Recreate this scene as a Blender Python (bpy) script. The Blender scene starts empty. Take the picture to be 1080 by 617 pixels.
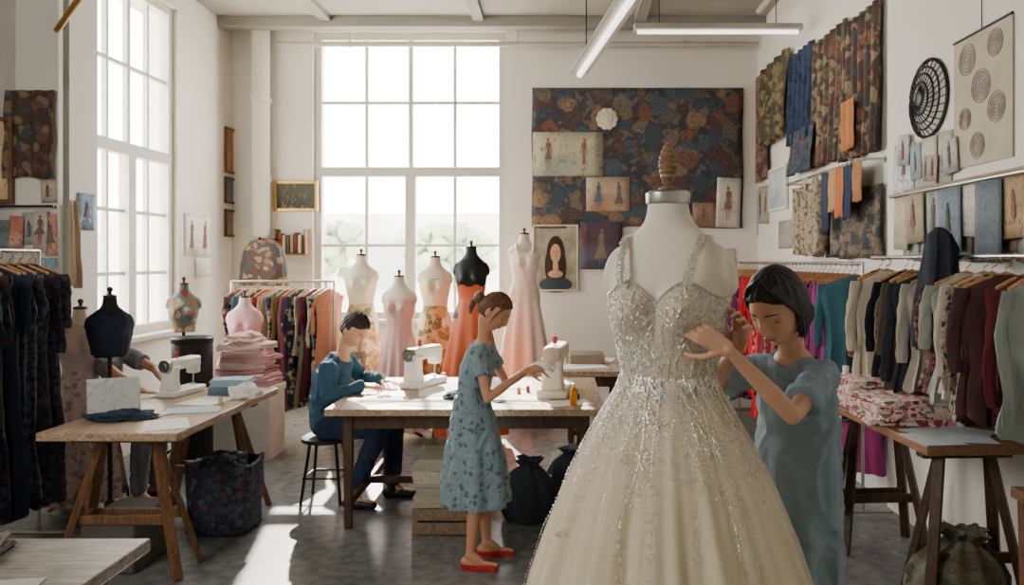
import bpy, bmesh, math, random
from mathutils import Vector, Matrix, noise
R=random.Random(7)
COL=bpy.context.scene.collection
V=Vector
F=800.0
def W(u,v,d): return V(((u-590)*d/F,d,1.7+(275-v)*d/F))
def rz_(a): return Matrix.Rotation(a,4,'Z')
# ---------------- materials ----------------
MC={}
def srgb(h):
    h=h.lstrip('#'); o=[]
    for i in (0,2,4):
        c=int(h[i:i+2],16)/255
        o.append(c/12.92 if c<.04045 else ((c+.055)/1.055)**2.4)
    return (o[0],o[1],o[2],1)
def mat(col,kind='plain',cols=(),scale=10,rough=.75,metal=0,bump=.15,emit=0,spec=.4,var=.12,sheen=0,alpha=1):
    key=(col,kind,tuple(cols),scale,rough,metal,bump,emit,var,sheen,alpha)
    if key in MC: return MC[key]
    m=bpy.data.materials.new(kind+'_'+col.strip('#')); m.use_nodes=True
    nt=m.node_tree; N=nt.nodes; L=nt.links
    b=N['Principled BSDF']; b.inputs['Roughness'].default_value=rough; b.inputs['Metallic'].default_value=metal
    b.inputs['Specular IOR Level'].default_value=spec; b.inputs['Alpha'].default_value=alpha
    if sheen: b.inputs['Sheen Weight'].default_value=sheen
    tc=N.new('ShaderNodeTexCoord')
    def nz(sc,det=3,vec=None,dist=0):
        n=N.new('ShaderNodeTexNoise'); n.inputs['Scale'].default_value=sc; n.inputs['Detail'].default_value=det
        n.inputs['Distortion'].default_value=dist
        L.new(vec or tc.outputs['Object'],n.inputs['Vector']); return n
    def mix(f,a,c,mode='MIX'):
        x=N.new('ShaderNodeMix'); x.data_type='RGBA'; x.blend_type=mode
        for s,val in ((0,f),(6,a),(7,c)):
            if hasattr(val,'links'): L.new(val,x.inputs[s])
            else: x.inputs[s].default_value=val
        return x.outputs[2]
    def ramp(inp,stops,interp='LINEAR'):
        r=N.new('ShaderNodeValToRGB'); r.color_ramp.interpolation=interp
        e=r.color_ramp.elements
        e[0].position=stops[0][0]; e[0].color=stops[0][1]
        e[1].position=stops[1][0]; e[1].color=stops[1][1]
        for p,c in stops[2:]:
            q=e.new(p); q.color=c
        L.new(inp,r.inputs[0]); return r.outputs[0]
    base=srgb(col); W1=(1,1,1,1); K=(0,0,0,1)
    if kind in ('floral','paisley'):
        n=nz(scale*.6,2)
        add=N.new('ShaderNodeVectorMath'); add.operation='MULTIPLY_ADD'
        L.new(n.outputs['Color'],add.inputs[0]); k0=1.6/scale; add.inputs[1].default_value=(k0,)*3
        L.new(tc.outputs['Object'],add.inputs[2])
        v=N.new('ShaderNodeTexVoronoi'); v.inputs['Scale'].default_value=scale
        L.new(add.outputs[0],v.inputs['Vector'])
        sep=N.new('ShaderNodeSeparateColor'); L.new(v.outputs['Color'],sep.inputs[0])
        k=len(cols)
        pc=ramp(sep.outputs[0],[(i/k,srgb(c)) for i,c in enumerate(cols)] if k>1 else [(0,srgb(cols[0])),(1,srgb(cols[0]))],'CONSTANT')
        th=.5 if kind=='floral' else .62
        fm=ramp(v.outputs['Distance'],[(0,W1),(th,K)],'CONSTANT')
        g=(.45,.45,.45,1)
        ring=ramp(v.outputs['Distance'],[(0,g),(.1,W1),(.17,g),(.22,W1),(.3,(.6,.6,.6,1)),(.34,W1),(.42,g),(.46,W1),(.56,(.6,.6,.6,1))],'LINEAR')
        lf=nz(scale*2.2,2); lm=ramp(lf.outputs['Fac'],[(0,K),(.55,W1)],'CONSTANT')
        c=mix(lm,base,mix(.55,base,srgb(cols[-1])))
        c=mix(fm,c,mix(1.0,pc,ring,'MULTIPLY'))
        if kind=='paisley':
            w=N.new('ShaderNodeTexNoise'); w.inputs['Scale'].default_value=scale*.9; w.inputs['Detail'].default_value=1; w.inputs['Distortion'].default_value=3.5
            L.new(tc.outputs['Object'],w.inputs['Vector'])
            vein=ramp(w.outputs['Fac'],[(0,K),(.44,K),(.46,W1),(.5,W1),(.52,K),(.58,K),(.6,W1),(.62,K)])
            c=mix(vein,c,mix(.5,c,base))
    elif kind=='wood':
        mp=N.new('ShaderNodeMapping'); mp.inputs['Scale'].default_value=cols if cols else (2,14,14)
        L.new(tc.outputs['Object'],mp.inputs['Vector'])
        n=nz(scale*.3,6,mp.outputs[0],1.5)
        dk=tuple(x*.45 for x in base[:3])+(1,); lt=tuple(min(1,x*1.25) for x in base[:3])+(1,)
        c=ramp(n.outputs['Fac'],[(.3,dk),(.7,lt)])
    elif kind=='ink':
        n=nz(scale*.8,1,None,2.5)
        l=ramp(n.outputs['Fac'],[(.0,K),(.485,K),(.495,W1),(.51,W1),(.52,K)])
        n2=nz(scale*.4,2); l2=ramp(n2.outputs['Fac'],[(.40,K),(.62,W1)])
        c=mix(l2,base,mix(.8,base,srgb(cols[-1]))); c=mix(l,c,mix(.7,base,srgb(cols[0])))
    elif kind=='concrete':
        n=nz(scale,8); c=ramp(n.outputs['Fac'],[(.3,tuple(x*.75 for x in base[:3])+(1,)),(.7,tuple(x*1.15 for x in base[:3])+(1,))])
        n3=nz(scale*12,4); c=mix(.25,c,ramp(n3.outputs['Fac'],[(.35,K),(.65,W1)]),'OVERLAY')
    elif kind=='lace':
        v=N.new('ShaderNodeTexVoronoi'); v.inputs['Scale'].default_value=scale; v.feature='F1'
        L.new(tc.outputs['Object'],v.inputs['Vector'])
        f1=ramp(v.outputs['Distance'],[(.15,W1),(.45,K)])
        c=mix(f1,base,srgb(cols[0]))
    else:
        n=nz(scale*.4,3)
        lo=tuple(x*(1-var) for x in base[:3])+(1,); hi=tuple(min(1,x*(1+var)) for x in base[:3])+(1,)
        c=ramp(n.outputs['Fac'],[(.3,lo),(.7,hi)])
    L.new(c,b.inputs['Base Color'])
    if bump:
        n=nz(scale*14 if kind!='concrete' else scale*20,2)
        bp=N.new('ShaderNodeBump'); bp.inputs['Strength'].default_value=bump; bp.inputs['Distance'].default_value=.004
        L.new(n.outputs['Fac'],bp.inputs['Height']); L.new(bp.outputs[0],b.inputs['Normal'])
    if emit:
        b.inputs['Emission Color'].default_value=base; b.inputs['Emission Strength'].default_value=emit
    MC[key]=m; return m
def glassmat():
    m=bpy.data.materials.new('window_glass'); m.use_nodes=True; nt=m.node_tree; N=nt.nodes; L=nt.links
    N.remove(N['Principled BSDF']); t=N.new('ShaderNodeBsdfTransparent'); g=N.new('ShaderNodeBsdfGlossy'); g.inputs['Roughness'].default_value=.05
    x=N.new('ShaderNodeMixShader'); x.inputs[0].default_value=.05
    L.new(t.outputs[0],x.inputs[1]); L.new(g.outputs[0],x.inputs[2]); L.new(x.outputs[0],N['Material Output'].inputs[0]); return m
GLASS=glassmat()
# ---------------- mesh builder ----------------
class MB:
    def __init__(s): s.bm=bmesh.new(); s.mi=0
    def _tag(s,n0):
        if s.mi:
            s.bm.faces.ensure_lookup_table()
            for f in s.bm.faces[n0:]: f.material_index=s.mi
    def box(s,c,sz,M=None):
        n0=len(s.bm.faces)
        m=Matrix.Translation(V(c))@(M or Matrix())@Matrix.Diagonal((sz[0],sz[1],sz[2],1))
        bmesh.ops.create_cube(s.bm,size=1,matrix=m); s._tag(n0); return s
    def bar(s,p0,p1,w,h=None):
        p0=V(p0);p1=V(p1); d=p1-p0; q=d.to_track_quat('Z','Y').to_matrix().to_4x4()
        return s.box((p0+p1)/2,(w,h or w,d.length),q)
    def cyl(s,p0,p1,r0,r1=None,seg=16):
        n0=len(s.bm.faces)
        p0=V(p0);p1=V(p1); d=p1-p0; q=d.to_track_quat('Z','Y').to_matrix().to_4x4()
        bmesh.ops.create_cone(s.bm,cap_ends=True,segments=seg,radius1=r0,radius2=r0 if r1 is None else r1,depth=d.length,matrix=Matrix.Translation((p0+p1)/2)@q)
        s._tag(n0); return s
    def sph(s,c,r,seg=16,M=None):
        n0=len(s.bm.faces)
        if not hasattr(r,'__len__'): r=(r,r,r)
        bmesh.ops.create_uvsphere(s.bm,u_segments=seg,v_segments=max(6,seg*2//3),radius=1,matrix=Matrix.Translation(V(c))@(M or Matrix())@Matrix.Diagonal((r[0],r[1],r[2],1)))
        s._tag(n0); return s
    def ico(s,c,r,sub=1,M=None):
        n0=len(s.bm.faces)
        if not hasattr(r,'__len__'): r=(r,r,r)
        bmesh.ops.create_icosphere(s.bm,subdivisions=sub,radius=1,matrix=Matrix.Translation(V(c))@(M or Matrix())@Matrix.Diagonal((r[0],r[1],r[2],1)))
        s._tag(n0); return s
    def gem(s,c,r,M=None,n=6):
        if not hasattr(r,'__len__'): r=(r,r,r)
        c=V(c); A=(M.to_3x3() if M else Matrix.Identity(3)); nv=s.bm.verts.new
        t=nv(c+A@V((0,0,r[2]))); d=nv(c+A@V((0,0,-r[2])))
        g=[nv(c+A@V((r[0]*math.cos(k*6.28319/n),r[1]*math.sin(k*6.28319/n),0))) for k in range(n)]
        for k in range(n):
            j=(k+1)%n; s.bm.faces.new((g[k],g[j],t)); s.bm.faces.new((g[j],g[k],d))
    def cone(s,p0,r0,p1,r1,seg=14):
        s.cyl(p0,p1,r0,r1,seg); s.sph(p0,r0,seg); s.sph(p1,r1,seg); return s
    def loft(s,rings,cap=True,close=True):
        n0=len(s.bm.faces)
        vs=[[s.bm.verts.new(p) for p in r] for r in rings]
        n=len(rings[0])
        for a,b in zip(vs,vs[1:]):
            for i in range(n if close else n-1):
                j=(i+1)%n
                s.bm.faces.new((a[i],a[j],b[j],b[i]))
        if cap and close:
            s.bm.faces.new(list(reversed(vs[0]))); s.bm.faces.new(vs[-1])
        s._tag(n0); return s
    def tube(s,pts,r,seg=8):
        pts=[V(p) for p in pts]; rings=[]
        up=V((0,0,1))
        for i,p in enumerate(pts):
            t=(pts[min(i+1,len(pts)-1)]-pts[max(i-1,0)]).normalized()
            a=t.cross(up)
            if a.length<.05: a=t.cross(V((1,0,0)))
            a.normalize(); b=t.cross(a)
            rr=r[i] if hasattr(r,'__len__') else r
            rings.append([p+(a*math.cos(k*2*math.pi/seg)+b*math.sin(k*2*math.pi/seg))*rr for k in range(seg)])
        return s.loft(rings)
    def lathe(s,prof,c=(0,0,0),seg=24):
        c=V(c)
        return s.loft([[c+V((r*math.cos(k*2*math.pi/seg),r*math.sin(k*2*math.pi/seg),z)) for k in range(seg)] for r,z in prof])
    def obj(s,name,m,parent=None,loc=(0,0,0),rz=0,label=None,cat=None,group=None,kind=None,smooth=True,bevel=0,voxel=0,sm=3,subdiv=0,solid=0,jitter=0,recalc=True,wrinkle=0):
        if recalc: bmesh.ops.recalc_face_normals(s.bm,faces=s.bm.faces[:])
        if jitter:
            for v in s.bm.verts:
                n=noise.noise_vector(v.co*14+V((R.random(),0,0))); v.co+=n*jitter
        me=bpy.data.meshes.new(name); s.bm.to_mesh(me); s.bm.free()
        o=bpy.data.objects.new(name,me); COL.objects.link(o)
        for x in (m if isinstance(m,(list,tuple)) else [m]): me.materials.append(x)
        if voxel:
            r=o.modifiers.new('r','REMESH'); r.mode='VOXEL'; r.voxel_size=voxel
            q=o.modifiers.new('s','SMOOTH'); q.iterations=sm; q.factor=.5
            dg=bpy.context.evaluated_depsgraph_get(); me2=bpy.data.meshes.new_from_object(o.evaluated_get(dg))
            o.modifiers.clear(); o.data=me2; me=me2
            if not me.materials: me.materials.append(m if not isinstance(m,(list,tuple)) else m[0])
        if wrinkle:
            nn=[v.normal.copy() for v in me.vertices]
            for v,n in zip(me.vertices,nn):
                c=v.co; q=V((c.x*13,c.y*13,c.z*5)); 
                a=noise.noise(q+V((0,0,noise.noise(q*.6)*2.5))); r1=1-abs(a)*2.6
                a2=1-abs(noise.noise(V((c.x*7+5,c.y*7,c.z*14+c.x*8))))*3
                v.co=c+n*wrinkle*(max(-.6,r1)*.8+max(-.5,a2)*.5-.3)
        if smooth:
            me.polygons.foreach_set('use_smooth',[True]*len(me.polygons))
            if not voxel:
                try: me.set_sharp_from_angle(angle=math.radians(40))
                except Exception: pass
        if bevel:
            b=o.modifiers.new('b','BEVEL'); b.width=bevel; b.segments=2; b.limit_method='ANGLE'
        if solid:
            b=o.modifiers.new('so','SOLIDIFY'); b.thickness=solid; b.offset=0
        if subdiv:
            b=o.modifiers.new('sd','SUBSURF'); b.levels=b.render_levels=subdiv
        if parent: o.parent=parent
        o.location=loc; o.rotation_euler=(0,0,rz)
        tag(o,label,cat,group,kind); return o
def tag(o,label=None,cat=None,group=None,kind=None):
    if label:
        if len(label.split())<4: label+=' in the sewing studio'
        o['label']=label
    if cat: o['category']=cat
    if group: o['group']=group
    if kind: o['kind']=kind
def thing(name,loc,label,cat,rz=0,group=None):
    e=bpy.data.objects.new(name,None); e.empty_display_size=.05; COL.objects.link(e)
    e.location=loc; e.rotation_euler=(0,0,rz); tag(e,label,cat,group); return e
# ---------------- common mats ----------------
M_wall=mat('#e6e2d9',scale=3,rough=.9,bump=.2,var=.05)
M_wall2=mat('#dedad0',scale=3,rough=.9,bump=.2,var=.05)
M_floor=mat('#737473','concrete',scale=1.2,rough=.27,bump=.05,spec=.5)
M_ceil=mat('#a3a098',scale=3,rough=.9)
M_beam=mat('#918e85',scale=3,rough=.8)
M_frame=mat('#e6e2d8',rough=.55,bump=.05,var=.05)
M_wframe=mat('#c6c2b7',rough=.6,bump=.05,var=.05)  # window frames: backlit shade put into the colour, greyer than M_frame
M_wood=mat('#8a6240','wood',(14,2,14),scale=10,rough=.5)
M_woodD=mat('#4f3725','wood',(14,14,2),scale=10,rough=.5)
M_woodL=mat('#76502f','wood',(14,14,2),scale=10,rough=.55)
M_top=mat('#b3977a','wood',(14,2,14),scale=9,rough=.35)
M_metal=mat('#b9b7b2',rough=.3,metal=1,bump=0)
M_dmetal=mat('#2a2a2c',rough=.4,metal=.7,bump=0)
M_brass=mat('#b08a4a',rough=.3,metal=1,bump=0)
M_white=mat('#e9e7e1',rough=.35,bump=.02,var=.03)
M_black=mat('#151517',rough=.5)
M_paper=mat('#ece8de',rough=.9,bump=.05,var=.04)
M_cream=mat('#dfd3be',rough=.6,bump=.08,var=.05)
M_hang=mat('#b78a58','wood',(3,3,3),scale=20,rough=.5)
M_skin=mat('#cc9c7e',rough=.5,bump=.04,var=.05)
M_skin2=mat('#c48f70',rough=.5,bump=.04,var=.05)
for _m in (M_skin,M_skin2):
    _b=_m.node_tree.nodes['Principled BSDF']; _b.inputs['Subsurface Weight'].default_value=.15; _b.inputs['Subsurface Radius'].default_value=(.01,.004,.002); _b.inputs['Subsurface Scale'].default_value=.5
FL_dark=mat('#2a3040','floral',('#8c5440','#4e6a76','#a5784e','#6d3f3a','#56604c'),scale=8)
FL_brown=mat('#3f352e','paisley',('#8a6048','#a08a64','#5a6250','#6a4038'),scale=13)
FL_rust=mat('#4a3c32','paisley',('#9a6e50','#46525a','#aa9070','#604440'),scale=14)
FL_navy=mat('#191d2a','floral',('#444c5e','#5a3a3e','#2d4050','#3a3444'),scale=26)
FL_olive=mat('#4e4834','paisley',('#8d7f57','#3e3e30','#94805a','#5a5038'),scale=15)
FL_pink=mat('#e6d8cc','floral',('#b83848','#7a8f6a','#cf5a5e','#c9868a'),scale=28)
# ---------------- room ----------------
XL,XR,YB,ZC,YR=-3.8,2.3,8.8,4.42,-2.5
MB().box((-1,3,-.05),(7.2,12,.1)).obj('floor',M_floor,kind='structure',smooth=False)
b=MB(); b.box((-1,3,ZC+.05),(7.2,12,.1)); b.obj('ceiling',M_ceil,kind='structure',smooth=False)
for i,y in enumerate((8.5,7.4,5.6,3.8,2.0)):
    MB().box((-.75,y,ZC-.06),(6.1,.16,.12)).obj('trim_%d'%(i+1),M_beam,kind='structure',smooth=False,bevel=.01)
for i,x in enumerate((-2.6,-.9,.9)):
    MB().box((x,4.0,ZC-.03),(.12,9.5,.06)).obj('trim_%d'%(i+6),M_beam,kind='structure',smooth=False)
wx0,wx1,wz0,wz1=-2.86,-.62,1.02,4.36
def wallbox(b,x0,x1,y0,y1,z0,z1): b.box(((x0+x1)/2,(y0+y1)/2,(z0+z1)/2),(x1-x0,y1-y0,z1-z0))
b=MB()
wallbox(b,XL-.3,wx0,YB,YB+.3,0,ZC); wallbox(b,wx1,XR+.3,YB,YB+.3,0,ZC)
wallbox(b,wx0,wx1,YB,YB+.3,0,wz0); wallbox(b,wx0,wx1,YB,YB+.3,wz1,ZC)
b.obj('wall_back',M_wall,kind='structure',smooth=False)
ly0,ly1,lz0,lz1=6.1,7.56,1.03,4.2
b=MB(); wallbox(b,XL-.3,XL,5.3,ly0,0,ZC); wallbox(b,XL-.3,XL,ly1,YB,0,ZC); wallbox(b,XL-.3,XL,ly0,ly1,0,lz0); wallbox(b,XL-.3,XL,ly0,ly1,lz1,ZC)
wallbox(b,-4.3,-3.5,5.3,5.75,0,ZC)
wallbox(b,-4.5,-4.3,YR,5.75,0,ZC)
b.obj('wall_left',M_wall2,kind='structure',smooth=False)
b=MB(); wallbox(b,XR,XR+.3,5.25,YB,0,ZC); wallbox(b,XR-.03,XR+.3,YR,5.25,0,ZC); b.obj('wall_right',M_wall,kind='structure',smooth=False)
b=MB(); wallbox(b,-4.5,XR+.3,YR-.2,YR,0,ZC); b.obj('wall_rear',M_wall,kind='structure',smooth=False)
b=MB(); wallbox(b,XL,XR,YB-.02,YB,0,.12); b.obj('baseboard_back',M_frame,kind='structure',smooth=False)
b=MB(); wallbox(b,XL,XL+.02,5.75,YB,0,.12); b.obj('baseboard_left',M_frame,kind='structure',smooth=False)
def window(name,w,h,cols,rowsU,rowsL,trans,loc,rz,frame=.085,mun=.034):
    b=MB(); y=.10
    for x in (-w/2+frame/2,w/2-frame/2): b.box((x,y,h/2),(frame,.1,h))
    for z in (frame/2,h-frame/2): b.box((0,y,z),(w-2*frame,.1,frame))
    b.box((0,y,trans),(w-2*frame,.1,.11))
    b.box((0,y-.01,trans/2),(.12,.1,trans-.11))
    n=cols
    for i in range(1,n):
        x=-w/2+frame+(w-2*frame)*i/n
        b.box((x,y,(trans+h)/2),(mun if i!=n//2 else mun*1.5,.05,h-trans-frame-.04))
        if i!=n//2: b.box((x,y,trans/2),(mun,.05,trans-.1))
    for i in range(1,rowsU): b.box((0,y+.003,trans+(h-trans)*i/rowsU),(w-2*frame,.044,mun))
    for i in range(1,rowsL): b.box((0,y+.003,trans*i/rowsL),(w-2*frame,.044,mun))
    b.box((0,-.02,-.02),(w+.12,.2,.045))
    o=b.obj(name,M_wframe,kind='structure',smooth=False,loc=loc,rz=rz,bevel=.004)
    MB().box((0,y+.02,h/2),(w-2*frame-.004,.006,h-2*frame-.004)).obj('glass_pane',GLASS,parent=o,smooth=False)
    return o
window('window_1',wx1-wx0,wz1-wz0,4,2,2,1.72,((wx0+wx1)/2,YB,wz0),0)
window('window_2',ly1-ly0,lz1-lz0,4,2,3,1.67,(XL,(ly0+ly1)/2,lz0),math.pi/2)
b=MB(); b.box((-3,26,.4),(30,4,5.6))
for i in range(-6,6):
    b.mi=1; b.box((-3+i*2.4,23.98,1.7),(1.1,.1,1.7)); b.mi=0
b.obj('neighbouring_building',[mat('#c9c5bb',scale=1,rough=.9),mat('#9fa4a4',rough=.6)],label='pale stone building seen through the window',cat='building',smooth=False)
for tx,ty in ((-6.2,20),(-3.2,21),(-12,12)):
    e=thing('street_tree',(tx,ty,-.25),'leafy green street tree outside the window','tree')
    MB().cyl((0,0,0),(0,0,1.4),.12,.08).obj('trunk',M_woodD,parent=e)
    b=MB(); r2=random.Random(int(tx*10))
    for k in range(40): b.ico((r2.gauss(0,.45),r2.gauss(0,.4),1.6+r2.uniform(0,1.2)),r2.uniform(.16,.34),2)
    b.obj('foliage',mat('#8c9a7c',scale=4,var=.3),parent=e,jitter=.12)
MB().box((-5,20,-.3),(60,40,.1)).obj('street_ground',mat('#c5c1b8',rough=.9),label='pale pavement outside the building',cat='ground',smooth=False)['kind']='structure'
# ---------------- furniture ----------------
def table(name,x0,x1,y0,y1,z,label,topm,legm,th=.045,inset=.12,stretch=True,rz=0):
    cx,cy=(x0+x1)/2,(y0+y1)/2; w,d=x1-x0,y1-y0
    e=thing(name,(cx,cy,0),label,'table',rz)
    MB().box((0,0,z-th/2),(w,d,th)).obj('tabletop',topm,parent=e,smooth=False,bevel=.006)
    b=MB()
    for s in (-1,1): b.box((0,s*(d/2-inset),z-th-.05),(w-2*inset,.025,.1)); b.box((s*(w/2-inset),0,z-th-.05),(.025,d-2*inset,.1))
    b.obj('apron',legm,parent=e,smooth=False)
    for sx in (-1,1):
        for sy in (-1,1):
            MB().loft([[V((sx*(w/2-inset)+i*q,sy*(d/2-inset)+j*q,zz)) for i,j in ((-1,-1),(1,-1),(1,1),(-1,1))] for q,zz in ((.022,0),(.03,z-th-.1),(.032,z-th))]).obj('leg',legm,parent=e,smooth=False,bevel=.004)
    if stretch:
        for sx in (-1,1): MB().box((sx*(w/2-inset),0,.16),(.03,d-2*inset,.05)).obj('stretcher',legm,parent=e,smooth=False)
        MB().box((0,0,.16),(w-2*inset,.03,.05)).obj('stretcher',legm,parent=e,smooth=False)
    return e
table('work_table',-1.46,.28,4.7,6.0,.78,'long wooden cutting table with square legs and stretchers',M_top,M_woodD)
def trestle_table(loc,w,d,z,label,topm,legm,rz=0,ys=.5,sp=.14):
    e=thing('trestle_table',loc,label,'table',rz)
    MB().box((0,0,z-.0225),(w,d,.045)).obj('tabletop',topm,parent=e,smooth=False,bevel=.006)
    for y in (-ys,ys):
        t=MB()
        for s in (-1,1):
            for yy in (-.13,.13):
                t.bar((s*sp,y,z-.045),(s*w*.45,y+yy,0),.05,.035)
        t.box((0,y,z-.07),(w*.8,.07,.045)); t.box((0,y-.06,.3),(w*.68,.025,.05)); t.box((0,y+.06,.3),(w*.68,.025,.05))
        t.obj('trestle',legm,parent=e,smooth=False,bevel=.004)
trestle_table((-2.36,4.66,0),.74,1.42,.8025,'wooden trestle table with splayed legs and a worn plank top',M_top,M_woodL)
trestle_table((1.915,4.08,0),.55,1.24,.855,'narrow wooden trestle table below the hanging clothes',M_wood,M_woodD,.05,.45,.12)
table('low_table',-2.25,-1.4,1.5,2.6,.75,'grey-topped wooden side table holding folded cloth',mat('#8d867c','wood',(2,14,14),scale=8,rough=.4),M_woodD)
table('corner_table',1.9,2.25,2.75,3.2,.75,'small brown wooden table beside the wall',M_wood,M_woodL,inset=.05)
table('side_bench',-.02,.62,6.3,7.3,.78,'wooden work bench covered with papers',M_top,M_woodD)
def stool(loc,h,label,m=M_dmetal,sm=M_black,rz=0,r=.17):
    e=thing('stool',loc,label,'stool',rz)
    MB().lathe([(r*.9,h-.04),(r,h-.035),(r,h-.01),(r*.9,h)]).obj('seat',sm,parent=e)
    for k in range(4):
        a=math.pi/4+k*math.pi/2
        p0=V((math.cos(a)*r*.75,math.sin(a)*r*.62,h-.04)); p1=V((math.cos(a)*r*1.15,math.sin(a)*r*1.1,0))
        MB().cyl(p1,p0,.011).obj('leg',m,parent=e)
    b=MB(); z=.18
    pts=[V((math.cos(math.pi/4+k*math.pi/2)*r*1.04,math.sin(math.pi/4+k*math.pi/2)*r*.95,z)) for k in range(4)]
    for k in range(4): b.cyl(pts[k],pts[(k+1)%4],.008)
    b.obj('footrest',m,parent=e)
stool((-1.66,5.4,0),.46,'black round stool with thin metal legs')
def machine(loc,rz,label,s=1.0,m=M_white):
    e=thing('sewing_machine',loc,label,'sewing machine',rz); e.scale=(s,s,s)
    MB().box((0,0,.025),(.40,.17,.05)).obj('base',m,parent=e,bevel=.012)
    b=MB(); 
    b.loft([[V((x*a+ox,y*c,z)) for x,y in ((-1,-1),(1,-1),(1,1),(-1,1))] for a,c,ox,z in ((.055,.065,.135,.045),(.045,.055,.14,.12),(.045,.055,.14,.19),(.055,.06,.13,.24))])
    b.box((.0,0,.245),(.37,.10,.085)); b.box((-.15,0,.19),(.075,.09,.09))
    b.obj('arm',m,parent=e,bevel=.016)
    MB().cyl((.185,0,.245),(.215,0,.245),.05,.048,24).cyl((.21,0,.245),(.225,0,.245),.02).obj('handwheel',M_metal,parent=e)
    MB().cyl((-.15,0,.15),(-.15,0,.08),.006).cyl((-.15,0,.08),(-.15,0,.052),.002).obj('needle',M_metal,parent=e)
    MB().cyl((-.135,.01,.15),(-.135,.01,.065),.005).box((-.145,-.005,.06),(.03,.04,.008)).obj('presser_foot',M_metal,parent=e)
    MB().cyl((.06,.0,.287),(.06,0,.35),.003).cyl((.06,0,.295),(.06,0,.34),.014).obj('thread_spool',mat('#a03838'),parent=e)
    MB().cyl((.14,-.055,.2),(.14,-.067,.2),.018).cyl((.0,-.05,.25),(.0,-.06,.25),.014).obj('dial',M_dmetal,parent=e)
machine((-2.55,5.12,.8025),math.radians(262),'white sewing machine on the trestle table',.85)
machine((-1.0,5.6,.78),math.radians(248),'white sewing machine on the long table',1.0)
machine((-.02,5.25,.78),math.radians(262),'cream sewing machine with round handwheel',1.2,M_cream)
# ---------------- garments ----------------
def hanger(parent,w,m=M_hang):
    b=MB(); b.tube([(0,0,0),(.018,0,.012),(.022,0,.03),(.01,0,.05),(-.012,0,.05),(-.02,0,.035)][::-1]+[(0,0,-.02)],.003,6)
    b.tube([(-w/2,0,-.085),(-w/4,0,-.05),(0,0,-.022),(w/4,0,-.05),(w/2,0,-.085)],.009,6)
    return b.obj('hanger',m,parent=parent)
def garment(loc,rz,w,h,th,m,label,group,sleeves=True,name='shirt',cat='garment',flare=1.0,seed=None):
    rr=random.Random(seed if seed is not None else R.random())
    ph=rr.random()*6; k=rr.choice((6,7,8,9)); b=MB(); N=48; rings=[]
    prof=[(-.03,.05,.016),(-.045,.07,.018),(-.065,w*.3,.02),(-.10,w*.47,.022),(-.16,w*.5,th*.6),(-.30,w*.45,th*.85),(-.45,w*.42,th)]
    n=8
    for i in range(1,n+1):
        t=i/n; z=-.45-(h-.45)*t
        prof.append((z,w*(.42+.09*t*flare+.012*math.sin(z*17+ph)),th*(1+.4*t*flare)))
    for i,(z,a,c) in enumerate(prof):
        t=min(1,max(0,(-z-.08)/(h-.15)))
        ring=[]
        for q in range(N):
            an=q*2*math.pi/N; f=1+.6*t*math.sin(k*an+ph+z*1.5)+.28*t*math.sin(2*k*an+z*7)
            sw=.03*math.sin(z*5+ph)
            ring.append(V((a*math.cos(an)*(1+.07*t*math.sin(k*an+z*3)),c*math.sin(an)*f*1.0+sw*t,z+((.025*math.sin(3*an+ph)+.01*math.sin(7*an)) if i==len(prof)-1 else 0))))
        rings.append(ring)
    b.loft(rings)
    if sleeves:
        L=min(h-.1,.28+.28*rr.random())
        for s in (-1,1):
            rs=[]; bend=rr.uniform(-.05,.05)
            for i in range(10):
                t=i/9; z=-.09-L*t; x=s*(w*.45+.006+.035*math.sin(t*2)); r=.042-.008*t+.004*math.sin(t*23)
                rs.append([V((x+r*math.cos(q*.5236)*.85,r*(.32+.12*math.sin(q*2.1+t*9))*math.sin(q*.5236)+bend*t+.014*math.sin(t*7+ph),z)) for q in range(12)])
            b.loft(rs)
    o=b.obj(name,m,loc=loc,rz=rz,label=label,cat=cat,group=group,sm=0)
    o.location=V(loc)+V((0,0,-.052)); hanger(o,w*.86); return o
def rack(loc0,loc1,z,label,wall=None,legs=True):
    p0=V(loc0);p1=V(loc1); c=(p0+p1)/2; e=thing('clothes_rack',(c.x,c.y,0),label,'clothes rack')
    a=V((p0.x-c.x,p0.y-c.y,z)); d=V((p1.x-c.x,p1.y-c.y,z))
    MB().cyl(a,d,.012).obj('rail',M_metal,parent=e)
    dr=(d-a).normalized(); n=V((-dr.y,dr.x,0))
    for p in (a,d):
        if legs:
            MB().cyl((p.x,p.y,.04),p,.011).obj('upright',M_metal,parent=e)
            q=V((p.x,p.y,.03)); MB().cyl(q-n*.2,q+n*.2,.012).obj('foot',M_metal,parent=e)
        else:
            MB().cyl(p,p+V(wall),.008).cyl(p+V(wall)*.97,p+V(wall),.025).obj('bracket',M_metal,parent=e)
rack((-3.2,3.75,0),(-3.2,4.66,0),1.76,'metal rack of long dark patterned dresses')
cl=[FL_navy,mat('#22252e',rough=.9),FL_dark,mat('#3a2f2c',rough=.9),FL_navy,mat('#1e2a3c',rough=.9),FL_navy,mat('#2a2f3a','floral',('#6b5560','#51606a'),scale=30),FL_navy,mat('#23283a','floral',('#4a5266','#5a4440'),scale=34)]
for i in range(10):
    y=3.84+i*.082
    garment((-3.2,y,1.76),math.radians(R.uniform(-12,12)),.38,1.46-.08*R.random()-(.5 if i in (3,6) else 0),.032,cl[i],['long dark navy floral dress on a wooden hanger','plain dark dress on a wooden hanger'][i in (1,3,5)],'dresses on the dark clothes rack',name='hanging_dress',cat='dress')
rack((-3.2,7.4,0),(-2.2,7.4,0),1.5,'metal rail of colourful dresses beside the window')
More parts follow.
